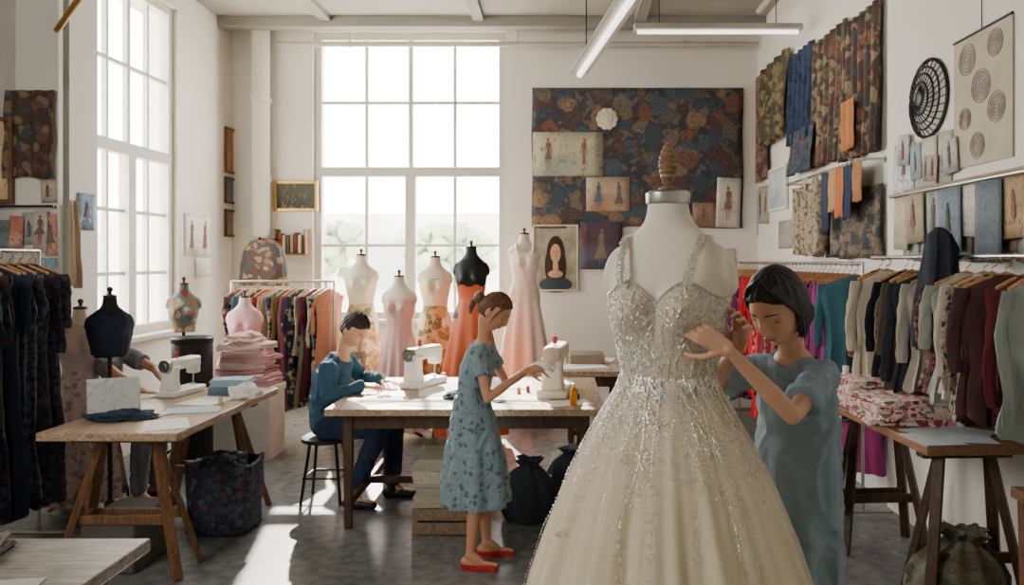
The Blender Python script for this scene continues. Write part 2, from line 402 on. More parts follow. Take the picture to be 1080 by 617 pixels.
cc=['#8a3f4e','#3f6478','#b08a5a','#31503f','#8c2f2a','#d0b08a','#51628a','#7a6a3c','#9c5a70','#3a3d55','#a8a08c','#6a2a38','#9ab0a8','#b07a60']
for i in range(14):
    x=-3.12+i*.067; c=cc[i]
    m=mat(c,rough=.9) if i%3 else mat(c,'floral',('#d8c8a8','#3a3a4a'),scale=20)
    garment((x,7.4,1.5),math.radians(76+R.uniform(-8,8)),.42,1.05+.2*R.random(),.024,m,['plain coloured dress hanging on the rail','patterned coloured dress hanging on the rail'][i%3==0],'dresses on the rail by the window',name='hanging_dress',cat='dress')
rack((2.02,5.05,0),(2.02,8.5,0),1.68,'long metal clothes rail along the wall')
cc=['#a03a70','#7d3075','#b44486','#3a6570','#2c7680','#8a3070','#9a3a70','#7a2848','#5a3a54','#ad2058','#c11f28','#d8202a','#b01c26','#e03038','#7a1f2c','#8a2a38','#9c3444','#6a2430','#c0505a','#3c2c34','#d42430','#c02a34','#75202c','#90303c','#4a2a34','#d83038','#aa2030','#6a3038']
for i in range(32):
    y=8.38-i*.103; c=cc[i%len(cc)]
    m=mat(c,rough=.9) if i%4 else mat(c,'floral',('#d09888','#3a2a34'),scale=22)
    garment((2.02,y,1.68),math.radians(R.uniform(-16,16)),.44,1.0+.4*R.random(),.036,m,'plain red to plum garment on a hanger' if i%4 else 'patterned plum garment on a hanger','garments on the long clothes rail',name='hanging_garment',cat='garment')
rack((2.0,3.0,0),(2.0,4.85,0),1.72,'wall-mounted metal clothes rail above the side table',wall=(.27,0,0),legs=False)
near=[('#2a3240','dark navy jacket'),('#7a3840','maroon patterned jacket'),('#c4baa4','cream linen shirt'),('#1b1d26','black hooded coat'),('#6a645a','grey tweed patterned coat'),('#5c4a3a','brown wool jacket'),('#2c2f38','charcoal jacket'),('#a59e90','taupe knit coat'),('#6a2a34','burgundy patterned coat'),('#9a9c96','pale grey cardigan'),('#c8c0ae','cream knit cardigan'),('#a09680','beige tweed patterned coat'),('#4c3030','dark brown coat'),('#6a2a34','dark red coat'),('#8c948e','grey green coat')]
for i,(c,l) in enumerate(near):
    y=4.77-i*.118
    m=mat(c,'floral',('#a08070','#3c3430'),scale=38) if 'patterned' in l else mat(c,rough=.95,bump=.4,scale=20)
    garment((2.0+R.uniform(-.04,.02),y,1.72),math.radians(R.uniform(-22,22)),.37+R.uniform(-.05,.03),(.60+R.uniform(0,.12)) if y<4.7 else .85,.034,m,l+' on a wooden hanger','clothes on the wall rail',name='hanging_coat',cat='coat')
b=MB(); b.loft([[V((r*.85*math.cos(q*.2618)*(1+.14*math.sin(q*1.31+z*9)),r*math.sin(q*.2618)*(1+.22*math.sin(q*1.83)),z)) for q in range(24)] for r,z in ((.02,1.86),(.06,1.83),(.085,1.76),(.10,1.66),(.125,1.5),(.14,1.34),(.145,1.26))])
b.obj('draped_shawl',mat('#20232e',rough=.9),loc=(1.93,3.85,0),label='dark navy shawl bunched over the clothes rail',cat='shawl',jitter=.02)
# ---------------- dress forms ----------------
TP=[(.70,.12,.09,0),(.76,.155,.115,0),(.84,.175,.125,.0),(.92,.17,.12,0),(1.0,.14,.10,0),(1.08,.112,.085,0),(1.16,.126,.095,0),(1.24,.145,.108,0),(1.30,.152,.106,0),(1.36,.156,.092,.0),(1.41,.142,.075,.01),(1.44,.112,.064,.012),(1.465,.074,.056,.01),(1.49,.056,.053,.005),(1.52,.052,.051,0),(1.56,.05,.05,0)]
def tp(z):
    if z<=TP[0][0]: return TP[0][1:]
    for a,b in zip(TP,TP[1:]):
        if z<=b[0]:
            t=(z-a[0])/(b[0]-a[0])
            return tuple(a[i]*(1-t)+b[i]*t for i in (1,2,3))
    return TP[-1][1:]
def tpt(z,an,off=0):
    w=d=y0=0
    for k in (-.02,0,.02):
        q=tp(z+k); w+=q[0]/3; d+=q[1]/3; y0+=q[2]/3
    x=(w+off)*math.cos(an); y=y0+(d+off)*math.sin(an)
    if math.sin(an)<0:
        g=math.exp(-((abs(x)-.068)/.046)**2-((z-1.262)/.055)**2); y-=.042*g
        y+=.010*math.exp(-(x/.02)**2-((z-1.27)/.05)**2)
    return V((x,y,z))
def form(loc,rz,label,m=M_cream,s=1.0,dz=0,pole=True,stubs=True,capm=M_woodD,z0=.70,finial=False,poles=M_dmetal):
    e=thing('dress_form',loc,label,'dress form',rz)
    N=40; b=MB()
    T=Matrix.Translation((0,0,dz))@Matrix.Scale(s,4)
    b.loft([[T@tpt(z0+(1.56-z0)*i/44,q*2*math.pi/N) for q in range(N)] for i in range(45)])
    if stubs:
        for sx in (-1,1): b.sph(T@V((sx*.138,.008,1.358)),(.036*s,.046*s,.068*s),20,Matrix.Rotation(sx*-.3,4,'Y'))
    b.obj('torso',m,parent=e,voxel=.006,sm=6)
    zt=1.56*s+dz
    if finial:
        MB().lathe([(.055*s,zt-.035),(.0565*s,zt-.03),(.0565*s,zt-.004),(.05*s,zt+.002),(.03*s,zt+.006)]).obj('neck_cap',M_metal,parent=e)
        MB().lathe([(.012,zt+.002),(.026,zt+.006),(.028,zt+.012),(.014,zt+.018)]+[(( .010+.019*math.sin(math.pi*min(1,t*1.02))**.8)*(1 if i%2 else .86),zt+.02+.12*t) for i,t in enumerate([j/16 for j in range(17)])]+[(.002,zt+.145)]).obj('finial',mat('#8a6a4c','wood',(2,2,14),scale=20,rough=.4),parent=e)
    else:
        MB().lathe([(.05*s,zt-.004),(.052*s,zt+.002),(.048*s,zt+.012),(.012,zt+.018),(.01,zt+.03),(.018,zt+.045),(.016,zt+.06),(.002,zt+.068)]).obj('neck_cap',capm,parent=e)
    if pole:
        MB().cyl((0,0,.03),(0,0,z0*s+dz+.03),.014).obj('pole',poles,parent=e)
        b=MB(); b.cyl((0,0,.05),(0,0,.16),.025)
        for k in range(3):
            a=k*2.094+.5; b.tube([(0,0,.12),(.1*math.cos(a),.1*math.sin(a),.08),(.22*math.cos(a),.22*math.sin(a),.015)],.011)
        b.obj('stand_base',poles,parent=e)
    return e
def gown(loc,rz,label,bm_,sm_,s=1.0,dz=0,zw=1.06,z_h=.1,r1=.3,topz=1.33,folds=9,straps=False,group='gowns on display',skirt=True,name='evening_gown',cat='gown',off=.007):
    e=thing(name,loc,label,cat,rz,group)
    T=Matrix.Translation((0,0,dz))@Matrix.Scale(s,4); N=72
    b=MB(); rings=[]
    for i in range(16):
        t=i/15; ring=[]
        for q in range(N):
            an=q*2*math.pi/N; top=topz+(.025*math.exp(-((abs(math.cos(an))-.45)/.25)**2) if math.sin(an)<0 else -.03*abs(math.sin(an)))
            p=tpt(zw+(top-zw)*t,an,off); p*=1; p.x*=1+.012*math.sin(an*11+t*6); p.y*=1+.015*math.sin(an*11+t*6)
            ring.append(T@p)
        rings.append(ring)
    b.loft(rings); b.obj('bodice',bm_,parent=e)
    if straps:
        for sx in (-1,1):
            MB().tube([T@V(q) for q in ((sx*.07,-.125,topz),(sx*.085,-.105,1.38),(sx*.09,-.06,1.435),(sx*.09,.0,1.455),(sx*.09,.06,1.43),(sx*.08,.105,1.33))],.014,8).obj('strap',bm_,parent=e)
    if skirt:
        b=MB(); rings=[]; z1=zw*s+dz+.015
        for i in range(22):
            t=i/21; z=z1+(z_h-z1)*t; r=(.118*s+(r1-.118*s)*(1-(1-t)**1.6)); a=.14*min(1,t*1.5)
            rings.append([V(((r*math.cos(q*2*math.pi/N))*(1+a*math.sin(folds*q*2*math.pi/N+1.1)),(r*.85*math.sin(q*2*math.pi/N))*(1+a*math.sin(folds*q*2*math.pi/N+1.1)),z)) for q in range(N)])
        b.loft(rings); b.obj('skirt',sm_,parent=e)
    return e
def formgown(u,vtop,d,rz,lf,lg,mf,mb_,ms,s=.98,r1=.3,**kw):
    p=W(u,vtop,d); dz=p.z-1.63*s
    capm=kw.pop('capm',M_woodD)
    form((p.x,p.y,0),rz,lf,mf,s,dz,capm=capm); gown((p.x,p.y,0),rz,lg,mb_,ms,s,dz,r1=r1,**kw)
PK=mat('#dcb3aa',rough=.8,sheen=.3); OR=mat('#cb6238',rough=.5); IV=mat('#efe9df','lace',('#e0d6c6',),scale=60,rough=.7)
formgown(381,262,7.5,.15,'cream dress form beside the window','cream bodice with orange floral skirt gown',M_cream,mat('#d9cbb0'),mat('#d5c4a4','paisley',('#b8764c','#7a8560','#d8b478','#c9986c'),scale=13),r1=.27)
formgown(421,284,7.2,-.1,'cream dress form with bare neck','blush pink tulle gown',M_cream,PK,PK,r1=.26,folds=14)
formgown(459,264,7.5,.1,'cream linen dress form','cream gown with green and gold floral skirt',M_cream,mat('#d9cdb2'),mat('#c2aa78','paisley',('#6a7048','#d8b878','#a8704a','#8a8a58'),scale=13),r1=.26)
formgown(497,253,7.0,-.05,'black dress form beside the sewing table','burnt orange gown on the black form',M_black,OR,OR,r1=.31,topz=1.19)
formgown(553,240,7.9,.1,'ivory dress form next to the wall','pale ivory lace column gown',M_cream,IV,IV,r1=.28,topz=1.36,straps=True)
formgown(85,316,5.1,.5,'linen dress form beside the pillar','pale blush layered day dress',M_cream,mat('#d0b4ac',rough=.9),mat('#cdb2aa','floral',('#b8988e','#d8c4bc'),scale=25),s=.86,r1=.24,topz=1.42,straps=True,folds=14)
p=W(116,304,4.88); form((p.x,p.y,0),.6,'small black dress form bust at the trestle table',mat('#15171d',rough=.85),.80,p.z-1.63*.80,capm=M_black,z0=1.08)
gown((p.x,p.y,0),.6,'dark navy draped bodice on a bust form',mat('#1c2434',rough=.95,bump=.4),M_black,.80,p.z-1.63*.80,zw=1.10,topz=1.40,skirt=False,name='draped_bodice',cat='bodice',off=.014)
p=W(258,306,6.95); dz=p.z-1.63*.92
form((p.x,p.y,0),.2,'small padded dress form',mat('#dcc0ba'),.92,dz); 
gown((p.x,p.y,0),.2,'dusty pink day dress with covered shoulders',mat('#d2a0a4',rough=.9),mat('#d8aaac',rough=.95),.92,dz,z_h=.75,r1=.22,topz=1.42,folds=12)
# ---------------- main gown ----------------
MX,MY=.315,2.2; S=1.13; DZ=1.357-1.08*S; RZ=math.radians(-24)
form((MX,MY,0),RZ,'cream linen dress form with metal neck cap and turned finial',mat('#e4dac7',rough=.75,bump=.12,var=.03),S,DZ,finial=True)
e=thing('wedding_gown',(MX,MY,0),'ivory beaded wedding gown with sweetheart bodice and tulle skirt','gown',RZ)
T=Matrix.Translation((0,0,DZ))@Matrix.Scale(S,4)
N=140; zw=1.07
def topf(an):
    x=math.cos(an)*.15
    if math.sin(an)<0: return 1.292+.042*math.exp(-((abs(x)-.07)/.046)**2)-.014*math.exp(-(x/.018)**2)
    return 1.30-.06*abs(math.sin(an))
M_bod=mat('#cfc0a6','lace',('#ded2bc',),scale=120,rough=.5,bump=.3)
M_tulle=mat('#dccbaa',rough=.8,bump=.03,var=.04,scale=5,sheen=.5)
M_net=mat('#efe5d0',rough=.8,bump=.03,var=.04,scale=6,alpha=.38)
M_bead=mat('#dcd9d2',rough=.18,metal=.8,bump=0,var=.15)
M_app=mat('#ddd8cd',rough=.28,bump=0,var=.06,metal=.55)
b=MB(); rings=[]
for i in range(26):
    t=i/25; rings.append([T@tpt(zw+(topf(q*2*math.pi/N)-zw)*t,q*2*math.pi/N,.007) for q in range(N)])
rings.append([T@(tpt(topf(q*2*math.pi/N)-.002,q*2*math.pi/N,-.004)) for q in range(N)])
b.loft(rings); b.obj('bodice',M_bod,parent=e)
PR=[(1.375,.126),(1.33,.142),(1.27,.178),(1.18,.230),(1.08,.278),(.92,.340),(.76,.392),(.5,.45),(.25,.50),(.02,.53)]
def sr(z):
    for a,c in zip(PR,PR[1:]):
        if z>=c[0]:
            t=(a[0]-z)/(a[0]-c[0]); return a[1]+(c[1]-a[1])*max(0,t)
    return PR[-1][1]
def skp(z,an,off=0,ph=0):
    t=max(0,min(1,(1.36-z)/.45)); r=sr(z)+off
    f=1+t*(.030*math.sin(13*an+.7+ph)+.022*math.sin(22*an+2+z*1.5+ph*2)+.014*math.sin(41*an+z*3+ph))
    return V((r*f*math.cos(an),r*f*.93*math.sin(an),z))
NS=280
b=MB(); b.loft([[skp(1.37-1.345*i/40,q*2*math.pi/NS) for q in range(NS)] for i in range(41)]); b.obj('skirt',M_tulle,parent=e)
b=MB(); b.loft([[skp(1.368-1.345*i/40,q*2*math.pi/NS,.010+.004*math.sin(9*q*2*math.pi/NS)) for q in range(NS)] for i in range(41)],cap=False); b.obj('tulle_overlay',M_net,parent=e,label='sheer ivory tulle overskirt')
ap=MB(); bd=MB(); rr=random.Random(3)
def leaf(p,nrm,ang,l,w,mbb,t=.0015):
    q=nrm.to_track_quat('Z','Y').to_matrix().to_4x4()@Matrix.Rotation(ang,4,'Z')
    mbb.gem(p,(w,l,t),q)
def surf(fn,z,an):
    p=fn(z,an); a=fn(z,an+.02)-p; c=fn(z-.01,an)-p; n=c.cross(a).normalized()
    if n.dot(V((p.x,p.y,0)))<0: n=-n
    return p,n
fs=lambda z,an: skp(z,an,.013)
fb=lambda z,an: T@tpt(z,an,.0085)
def fld(x,z,sx,sz,o): return noise.noise(V((x*sx,z*sz,o)))+.35*noise.noise(V((x*sx*2.1,z*sz*2.1,o+4)))
def scroll(fn,n,zf,rad,sx,sz,o,th,size,anf,keep=lambda z:1):
    for k in range(n):
        an=anf(); z=zf(an); x=an*rad(z); v=fld(x,z,sx,sz,o)
        if abs(v)>th or rr.random()>keep(z): continue
        gx=fld(x+.002,z,sx,sz,o)-v; gz=fld(x,z+.002,sx,sz,o)-v
        p,nn=surf(fn,z,an)
        tx=fn(z,an+.01)-p; tx=tx.normalized(); tz=nn.cross(tx)
        if tz.z<0: tz=-tz
        d=(tx*(-gz)+tz*gx)
        if d.length<1e-6: continue
        d.normalize(); sd=nn.cross(d).normalized()
        M=Matrix((sd,d,nn)).transposed().to_4x4()
        s=size*rr.uniform(.7,1.25); ap.gem(p,(s*.36,s,.0016),M)
af=lambda: rr.uniform(-math.pi-.3,.3)
scroll(fb,20000,lambda an: rr.uniform(zw,topf(an)),lambda z:.15,46,40,1.7,.13,.0046,af)
scroll(fs,15000,lambda an: 1.375-.36*rr.random()**1.6,sr,34,16,5.2,.10,.0050,af,lambda z: max(0,min(1,(z-1.06)/.26))**1.3)
nv=34
for k in range(nv):
    an=k*2*math.pi/nv+rr.uniform(-.05,.05); z=1.375; L=rr.choice((.24,.32,.42,.5,.58,.68)); z_end=1.37-L; ph=rr.random()*6; am=rr.uniform(.02,.05)
    while z>z_end:
        prog=(1.375-z)/L; r=sr(z)
        a2=an+am*math.sin(z*17+ph)*(.25/r)*min(1,(1.375-z)*10)
        sz=1-.5*prog
        p,n=surf(fs,z,a2); leaf(p,n,rr.uniform(-.3,.3),.0068*sz,.0023*sz,ap)
        for s in (-1,1):
            if rr.random()<.5*(1-.7*prog):
                o_=rr.uniform(.006,.018)*(1-.4*prog)
                p2,n2=surf(fs,z-.003,a2+s*o_/r); leaf(p2,n2,s*rr.uniform(.5,1.2),rr.uniform(.005,.008)*sz,.0025*sz,ap)
        if rr.random()<.35:
            p2,n2=surf(fs,z,a2+rr.uniform(-.03,.03)/r); bd.gem(p2,.0018)
        z-=rr.uniform(.0085,.012)
    for zz in (z_end,z_end+.6*L):
        sg=rr.choice((-1,1)); R0=.018 if zz>z_end else .012
        for j in range(11):
            a=j*.6; q=R0-.0012*j
            p2,n2=surf(fs,zz+q*math.sin(a)*.9,an+am*math.sin(zz*17+ph)*(.25/sr(zz))+sg*(R0*.8-q*math.cos(a))/sr(zz)); leaf(p2,n2,a*sg,.0038,.0018,ap)
for k in range(300):
    an=rr.random()*6.283; z=1.3-1.1*rr.random()**1.5; p,n=surf(fs,z,an); bd.gem(p,.0018)
for k in range(2200):
    an=af(); z=rr.uniform(zw,topf(an)); p,n=surf(fb,z,an); bd.gem(p,rr.uniform(.0012,.0021))
for k in range(420):
    an=-k*math.pi*2/420; z=topf(an)+.001; p=fb(z,an); ap.gem(p,.0032)
    if k%2: bd.gem(fb(z-.006,an),.0024)
def strap(s):
    pts=[T@V(q) for q in ((s*.082,-.132,1.325),(s*.088,-.112,1.36),(s*.094,-.088,1.395),(s*.098,-.055,1.425),(s*.099,-.02,1.444),(s*.099,.03,1.442),(s*.095,.075,1.40),(s*.088,.10,1.34),(s*.08,.112,1.24))]
    out=[]
    for a,c in zip(pts,pts[1:]):
        for j in range(9): out.append(a+(c-a)*j/9)
    return out
for s in (-1,1):
    pts=strap(s); b=MB(); b.tube(pts,.0055,8)
    rr2=random.Random(5)
    for p in pts:
        for j in range(7): b.gem(p+V((rr2.uniform(-.014,.014),rr2.uniform(-.007,.003),rr2.uniform(-.005,.007))),rr2.uniform(.0022,.0038))
    b.obj('strap',M_app,parent=e)
ap.obj('lace_applique',M_app,parent=e,kind='stuff',recalc=False); bd.obj('beading',M_bead,parent=e,kind='stuff',recalc=False)
# ---------------- people ----------------
def hshape(x,y,z):
    X=x*.072; Y=y*.095; Z=z*.114
    if z<0:
        X*=1-.36*(-z)**1.7
        if y>0: Y*=1-.42*(-z)
        else: Y*=1-.08*(-z)
    fr=max(0,-y)
    def g(cx,cz,sx,sz): return math.exp(-((X-cx)/sx)**2-((Z-cz)/sz)**2)
    if y<0:
        d=0
        d+=.009*g(0,-.005,.008,.022)+.018*g(0,-.033,.010,.012)+.008*g(0,-.018,.008,.014)
        for s in (-1,1):
            d-=.010*g(s*.031,.0,.017,.011); d+=.004*g(s*.03,.022,.02,.008); d+=.005*g(s*.04,-.035,.018,.018); d+=.006*g(s*.010,-.038,.006,.006)
        d+=.007*g(0,-.058,.018,.006)+.006*g(0,-.068,.014,.005)-.004*g(0,-.078,.02,.005)+.008*g(0,-.094,.018,.013)
        Y-=d*min(1,fr*2.5)
    return V((X,Y,Z))
def headverts(fn=None,nu=64,nv=44):
    rings=[]
    for i in range(1,nv):
        th=math.pi*i/nv; z=-math.cos(th); r=math.sin(th)
        rings.append([ (fn or hshape)(r*math.cos(2*math.pi*k/nu),r*math.sin(2*math.pi*k/nu),z) for k in range(nu)])
    return rings
def hand(mb,w,f,n,side,curl=(.4,.5,.5,.6),L=.175,thumb=.6,spread=.0,r=.0076):
    f=V(f).normalized(); n=V(n); n=(n-f*n.dot(f)).normalized(); s=f.cross(n).normalized()*side
    k=L/.18; w=V(w); knu=[]
    for i,(o,l) in enumerate(((.026,.088),(.009,.092),(-.008,.088),(-.024,.080))):
        kn=w+f*l*k+s*o*k; knu.append(kn)
        mb.cone(w+s*o*.55*k,.0112*k,kn,.0092*k,10)
    mb.cone(w+f*.02*k+s*.012*k+n*.006,.013*k,w+f*.05*k+s*.020*k+n*.006,.011*k,10)
    for i,(ln) in enumerate((.070,.078,.072,.056)):
        p=knu[i]; d=(f+s*(1.5-i)*spread).normalized(); a=curl[i]; rr_=r*k*(1 if i<3 else .88)
        for j,fr in enumerate((.46,.30,.24)):
            ang=a*(.8,1.0,.7)[j]
            ax=d.cross(n).normalized(); d=(Matrix.Rotation(ang,3,ax)@d)
            q=p+d*ln*k*fr; mb.cone(p,rr_*(1,.93,.86)[j],q,rr_*(.93,.86,.75)[j],10); p=q
    p=w+f*.018*k+s*.022*k; d=(f*.62+s*.75+n*.25).normalized()
    for j,l in enumerate((.042,.032,.027)):
        q=p+d*l*k; mb.cone(p,(.0125,.0100,.0090)[j]*k,q,(.0100,.0090,.0072)[j]*k,10); p=q
        d=(d*(1-.3*thumb)+f*.45*thumb+n*.35*thumb).normalized()
    return p
def spine(mb,st,lat,off=0,seg=28):
    pts=[V(a[0]) for a in st]; rings=[]
    for i,(p,w,d) in enumerate(st):
        t=(pts[min(i+1,len(pts)-1)]-pts[max(i-1,0)]).normalized(); l=V(lat); l=(l-t*l.dot(t)).normalized(); f=t.cross(l)
        rings.append([V(p)+l*(w+off)*math.cos(q*2*math.pi/seg)+f*(d+off)*math.sin(q*2*math.pi/seg) for q in range(seg)])
    mb.loft(rings)
def interp(a,b,t): return V(a)*(1-t)+V(b)*t
def person(P):
    base=V(P['base']); sk=P['skin']; hs=P.get('hs',1.0); bs=P.get('bs',1.0); vox=P.get('vox',.006); ar=P.get('arm',1.0)*bs
    e=thing('person',base,P['label'],'person')
    L=lambda p: V(p)-base
    J={k:L(v) for k,v in P['J'].items()}
    lat=(J['shR']-J['shL']).normalized(); hlat=(J['hipR']-J['hipL']).normalized()
    pel,wa,ch,nb,hd=J['pel'],J['waist'],J['chest'],J['neck'],J['head']
    shm=(J['shR']+J['shL'])/2
    b=MB()
    ST=[(pel-(wa-pel).normalized()*.09,.12*bs,.085*bs),(pel-(wa-pel).normalized()*.03,.165*bs,.11*bs),(interp(pel,wa,.4),.155*bs,.105*bs),(wa,.125*bs,.09*bs),(interp(wa,ch,.5),.135*bs,.098*bs),(ch,.148*bs,.105*bs),(interp(ch,nb,.45),.135*bs,.088*bs),(interp(ch,nb,.75),.105*bs,.068*bs),(nb,.056*bs,.052*bs)]
    spine(b,ST,lat)
    fw=V(P['face']).normalized(); up=V(P.get('up',(0,0,1))); up=(up-fw*up.dot(fw)).normalized()
    Yc=-fw; Xc=Yc.cross(up); HM=Matrix.Translation(hd)@Matrix((( Xc.x,Yc.x,up.x,0),(Xc.y,Yc.y,up.y,0),(Xc.z,Yc.z,up.z,0),(0,0,0,1)))@Matrix.Scale(hs,4)
    b.cone(interp(ch,nb,.8),.056*bs,nb,.045*bs); b.cone(nb,.045*bs,HM@V((0,.025,-.06)),.042*hs)
    b.loft([[HM@p for p in r] for r in headverts()])
    HR=HM.to_quaternion().to_matrix().to_4x4()
    for s in (-1,1): b.sph(HM@V((s*.073,.008,-.008)),(.009*hs,.018*hs,.03*hs),12,HR)
    for s_ in ('R','L'):
        sh,el,wr=J['sh'+s_],J['el'+s_],J['wr'+s_]
        b.cone(interp(shm,sh,.4),.050*bs,sh,.042*bs); b.cone(sh,.042*ar,interp(sh,el,.5),.039*ar); b.cone(interp(sh,el,.5),.039*ar,el,.032*ar)
        b.cone(el,.033*ar,interp(el,wr,.33),.035*ar); b.cone(interp(el,wr,.33),.035*ar,interp(el,wr,.8),.024*ar); b.cone(interp(el,wr,.8),.024*ar,wr,.0205*ar)
        h=P['hand'+s_]; hand(b,wr,h['f'],h['n'],h['side'],h.get('curl',(.4,.5,.5,.6)),P.get('hl',.175),h.get('thumb',.6),h.get('spread',.08))
        hp,kn,an=J['hip'+s_],J['kn'+s_],J['an'+s_]
        b.cone(hp,.082*bs,interp(hp,kn,.5),.068*bs); b.cone(interp(hp,kn,.5),.068*bs,kn,.050*bs)
        b.cone(kn,.050*bs,interp(kn,an,.35),.051*bs); b.cone(interp(kn,an,.35),.051*bs,an,.031*bs)
        ft=V(P['toe'+s_]).normalized(); b.cone(an,.031,an+ft*.05+V((0,0,-.035)),.027); b.cone(an-ft*.03+V((0,0,-.04)),.027,an+ft*.14+V((0,0,-.055)),.018)
    b.obj('body',sk,parent=e,voxel=vox,sm=P.get('sm',2))
    fv=[p for r in headverts() for p in r if p.y<0]
    def fy(x,z): return min(fv,key=lambda p:(p.x-x)**2+(p.z-z)**2).y
    for s in (-1,1):
        yy=fy(s*.031,0)
        MB().sph(HM@V((s*.031,yy+.0085,-.002)),(.0120*hs,.0100*hs,.0080*hs),14,HR).obj('eye',mat('#cfc2b8',rough=.3,bump=0),parent=e)
        MB().sph(HM@V((s*.031,yy-.0002,-.006)),(.0050*hs,.0022*hs,.0036*hs),10,HR).obj('iris',mat('#2a1a14',rough=.2,bump=0),parent=e)
        MB().sph(HM@V((s*.031,yy+.0070,.0020)),(.0145*hs,.0115*hs,.0085*hs),14,HR).obj('eyelid',sk,parent=e)
        MB().tube([HM@V((s*(.031+dx),yy-.0036+abs(dx)*.45,-.0050-abs(dx)*.10)) for dx in (-.013,-.007,0,.007,.013)],[.0005*hs,.001*hs,.0011*hs,.001*hs,.0005*hs],6).obj('eyelashes',mat('#15100e'),parent=e)
        MB().tube([HM@V((s*(.031+dx),fy(s*(.031+dx),.022)-.0005,.021+.004*math.cos(dx*80)-.003)) for dx in (-.018,-.009,0,.009,.018)],[.001*hs,.0019*hs,.002*hs,.0017*hs,.0008*hs],6).obj('eyebrow',P['hairm'],parent=e)
    b=MB()
    b.tube([HM@V((dx,fy(dx,-.060)+.0008,-.0595-abs(dx)*.10)) for dx in (-.021,-.012,-.005,0,.005,.012,.021)],[.001,.0028*hs,.0034*hs,.0030*hs,.0034*hs,.0028*hs,.001],8)
    b.tube([HM@V((dx,fy(dx,-.067)+.0008,-.0665+abs(dx)*.16)) for dx in (-.019,-.011,0,.011,.019)],[.001,.0032*hs,.0040*hs,.0032*hs,.001],8)
    b.obj('lips',mat(P.get('lip','#a8645a'),rough=.4,bump=0),parent=e)
    style=P['hair']
    def hf(x,y,z):
        bse=hshape(x,y,z); o=.0085
        an=math.atan2(x,y)
        o+=.0022*math.sin(an*19+z*6)+.0014*math.sin(an*43+z*3)
        o+=P.get('vol',.0)*max(0,z)
        hl=P.get('hairline',.50)+.10*math.cos(x*3)
        fz=max(0,min(1,(hl-z)/.12)); fy_=max(0,min(1,(-y-.10)/.12))
        m=fz*fy_
        low=max(0,min(1,((-.38 if style!='bob' else -.62)-z)/.1)); m=max(m,low)
        side=max(0,min(1,(.05-z)/.15))*max(0,min(1,(-y+(.15 if style!='bob' else -.05))/.1)); m=max(m,side)
        d=V((x,y,z)).normalized()
        return bse+d*(o*(1-m)-.02*m)
    b=MB(); b.loft([[HM@p for p in r] for r in headverts(fn=hf,nu=110,nv=60)])
    if style=='bun':
        b.sph(HM@V((0,.120,.02)),(.036*hs,.040*hs,.040*hs),20)
        b.tube([HM@V((0,.12,.01)),HM@V((0,.14,-.02)),HM@V((.005,.135,-.06)),HM@V((0,.12,-.09))],[.02,.020,.016,.004],10)
        for s in (-1,1): b.tube([HM@V((s*.06,-.06,.06)),HM@V((s*.076,-.04,.0)),HM@V((s*.072,-.035,-.06))],[.007,.005,.002],6)
    hv=0
    if style=='bob':
        hv=.0030; rb=random.Random(4)
        for k in range(76):
            a=math.radians(-16+k*2.82); x,y=math.cos(a),math.sin(a)
            l=.088+rb.uniform(-.010,.012); w_=rb.uniform(-.003,.003); r_=rb.uniform(.9,1.2)
            b.tube([HM@V((x*.062,y*.088+.003,.06)),HM@V((x*(.079+w_),y*.102+.002,.015)),HM@V((x*(.079+w_),y*.101,-.03)),HM@V((x*(.074+w_),y*.094,-.062)),HM@V((x*(.060),y*.080,-l))],[.0055*r_,.0062*r_,.006*r_,.0048*r_,.0022],6)
        for s in (-1,1):
            for j in range(13):
                w_=rb.uniform(-.0015,.002)
                b.tube([HM@V((s*.010,-.056+.007*j,.113-.0004*j*j)),HM@V((s*(.036+.002*j),-.074+.0075*j,.094)),HM@V((s*(.060+.001*j+w_),-.062+.0075*j,.058)),HM@V((s*(.075+w_),-.034+.006*j,.012)),HM@V((s*(.077+w_),-.016+.006*j,-.03)),HM@V((s*.068,-.008+.006*j,-.078+.001*j))],[.0045,.0056,.0058,.0056,.005,.0022],6)
    b.obj('hair',P['hairm'],parent=e,recalc=True,voxel=hv,sm=2)
    for c in P['clothes']:
        b=MB(); o=c.get('off',.012)
        if c['type']=='top':
            st=ST[0 if c.get('low') else 2:8]; st=st+[(interp(ch,nb,c.get('neckt',.9)),.080*bs,.060*bs)]
            spine(b,st,lat,o)
            for s_ in ('R','L'):
                sh,el,wr=J['sh'+s_],J['el'+s_],J['wr'+s_]; ln=c['sleeve']; lo=c.get('loose',1.6)
                b.cone(interp(shm,sh,.45),.050*bs+o,sh,.043*bs+o)
                if ln<=1: b.cyl(sh,interp(sh,el,ln),.044*ar+o,.040*ar+o*lo,24)
                else:
                    b.cone(sh,.045*ar+o,el,.039*ar+o); q=interp(el,wr,ln-1); b.cone(el,.039*ar+o,q,.03*ar+o)
            if 'hem' in c:
                hw,hd_=c['hemr']; hz=c['hem']-base.z; cx=L(c.get('hemc',P['J']['pel'])); fo=c.get('fold',.05)
                rs=[]; pp=interp(pel,wa,c.get('start',.35)); w0,d0=c.get('w0',(.158*bs+o,.11*bs+o+.01))
                for i in range(18):
                    t=i/17; cen=V((pp.x*(1-t)+cx.x*t,pp.y*(1-t)+cx.y*t,pp.z*(1-t)+hz*t)); te=1-(1-t)**1.5; ww=w0*(1-te)+hw*te; dd=d0*(1-te)+hd_*te
                    l=V((hlat.x,hlat.y,0)).normalized(); f=V((-l.y,l.x,0))
                    rs.append([cen+l*ww*math.cos(q*.1309)*(1+fo*t*math.sin(q*.1309*8+1))+f*dd*math.sin(q*.1309)*(1+fo*1.4*t*math.sin(q*.1309*8)) for q in range(48)])
                b.loft(rs)
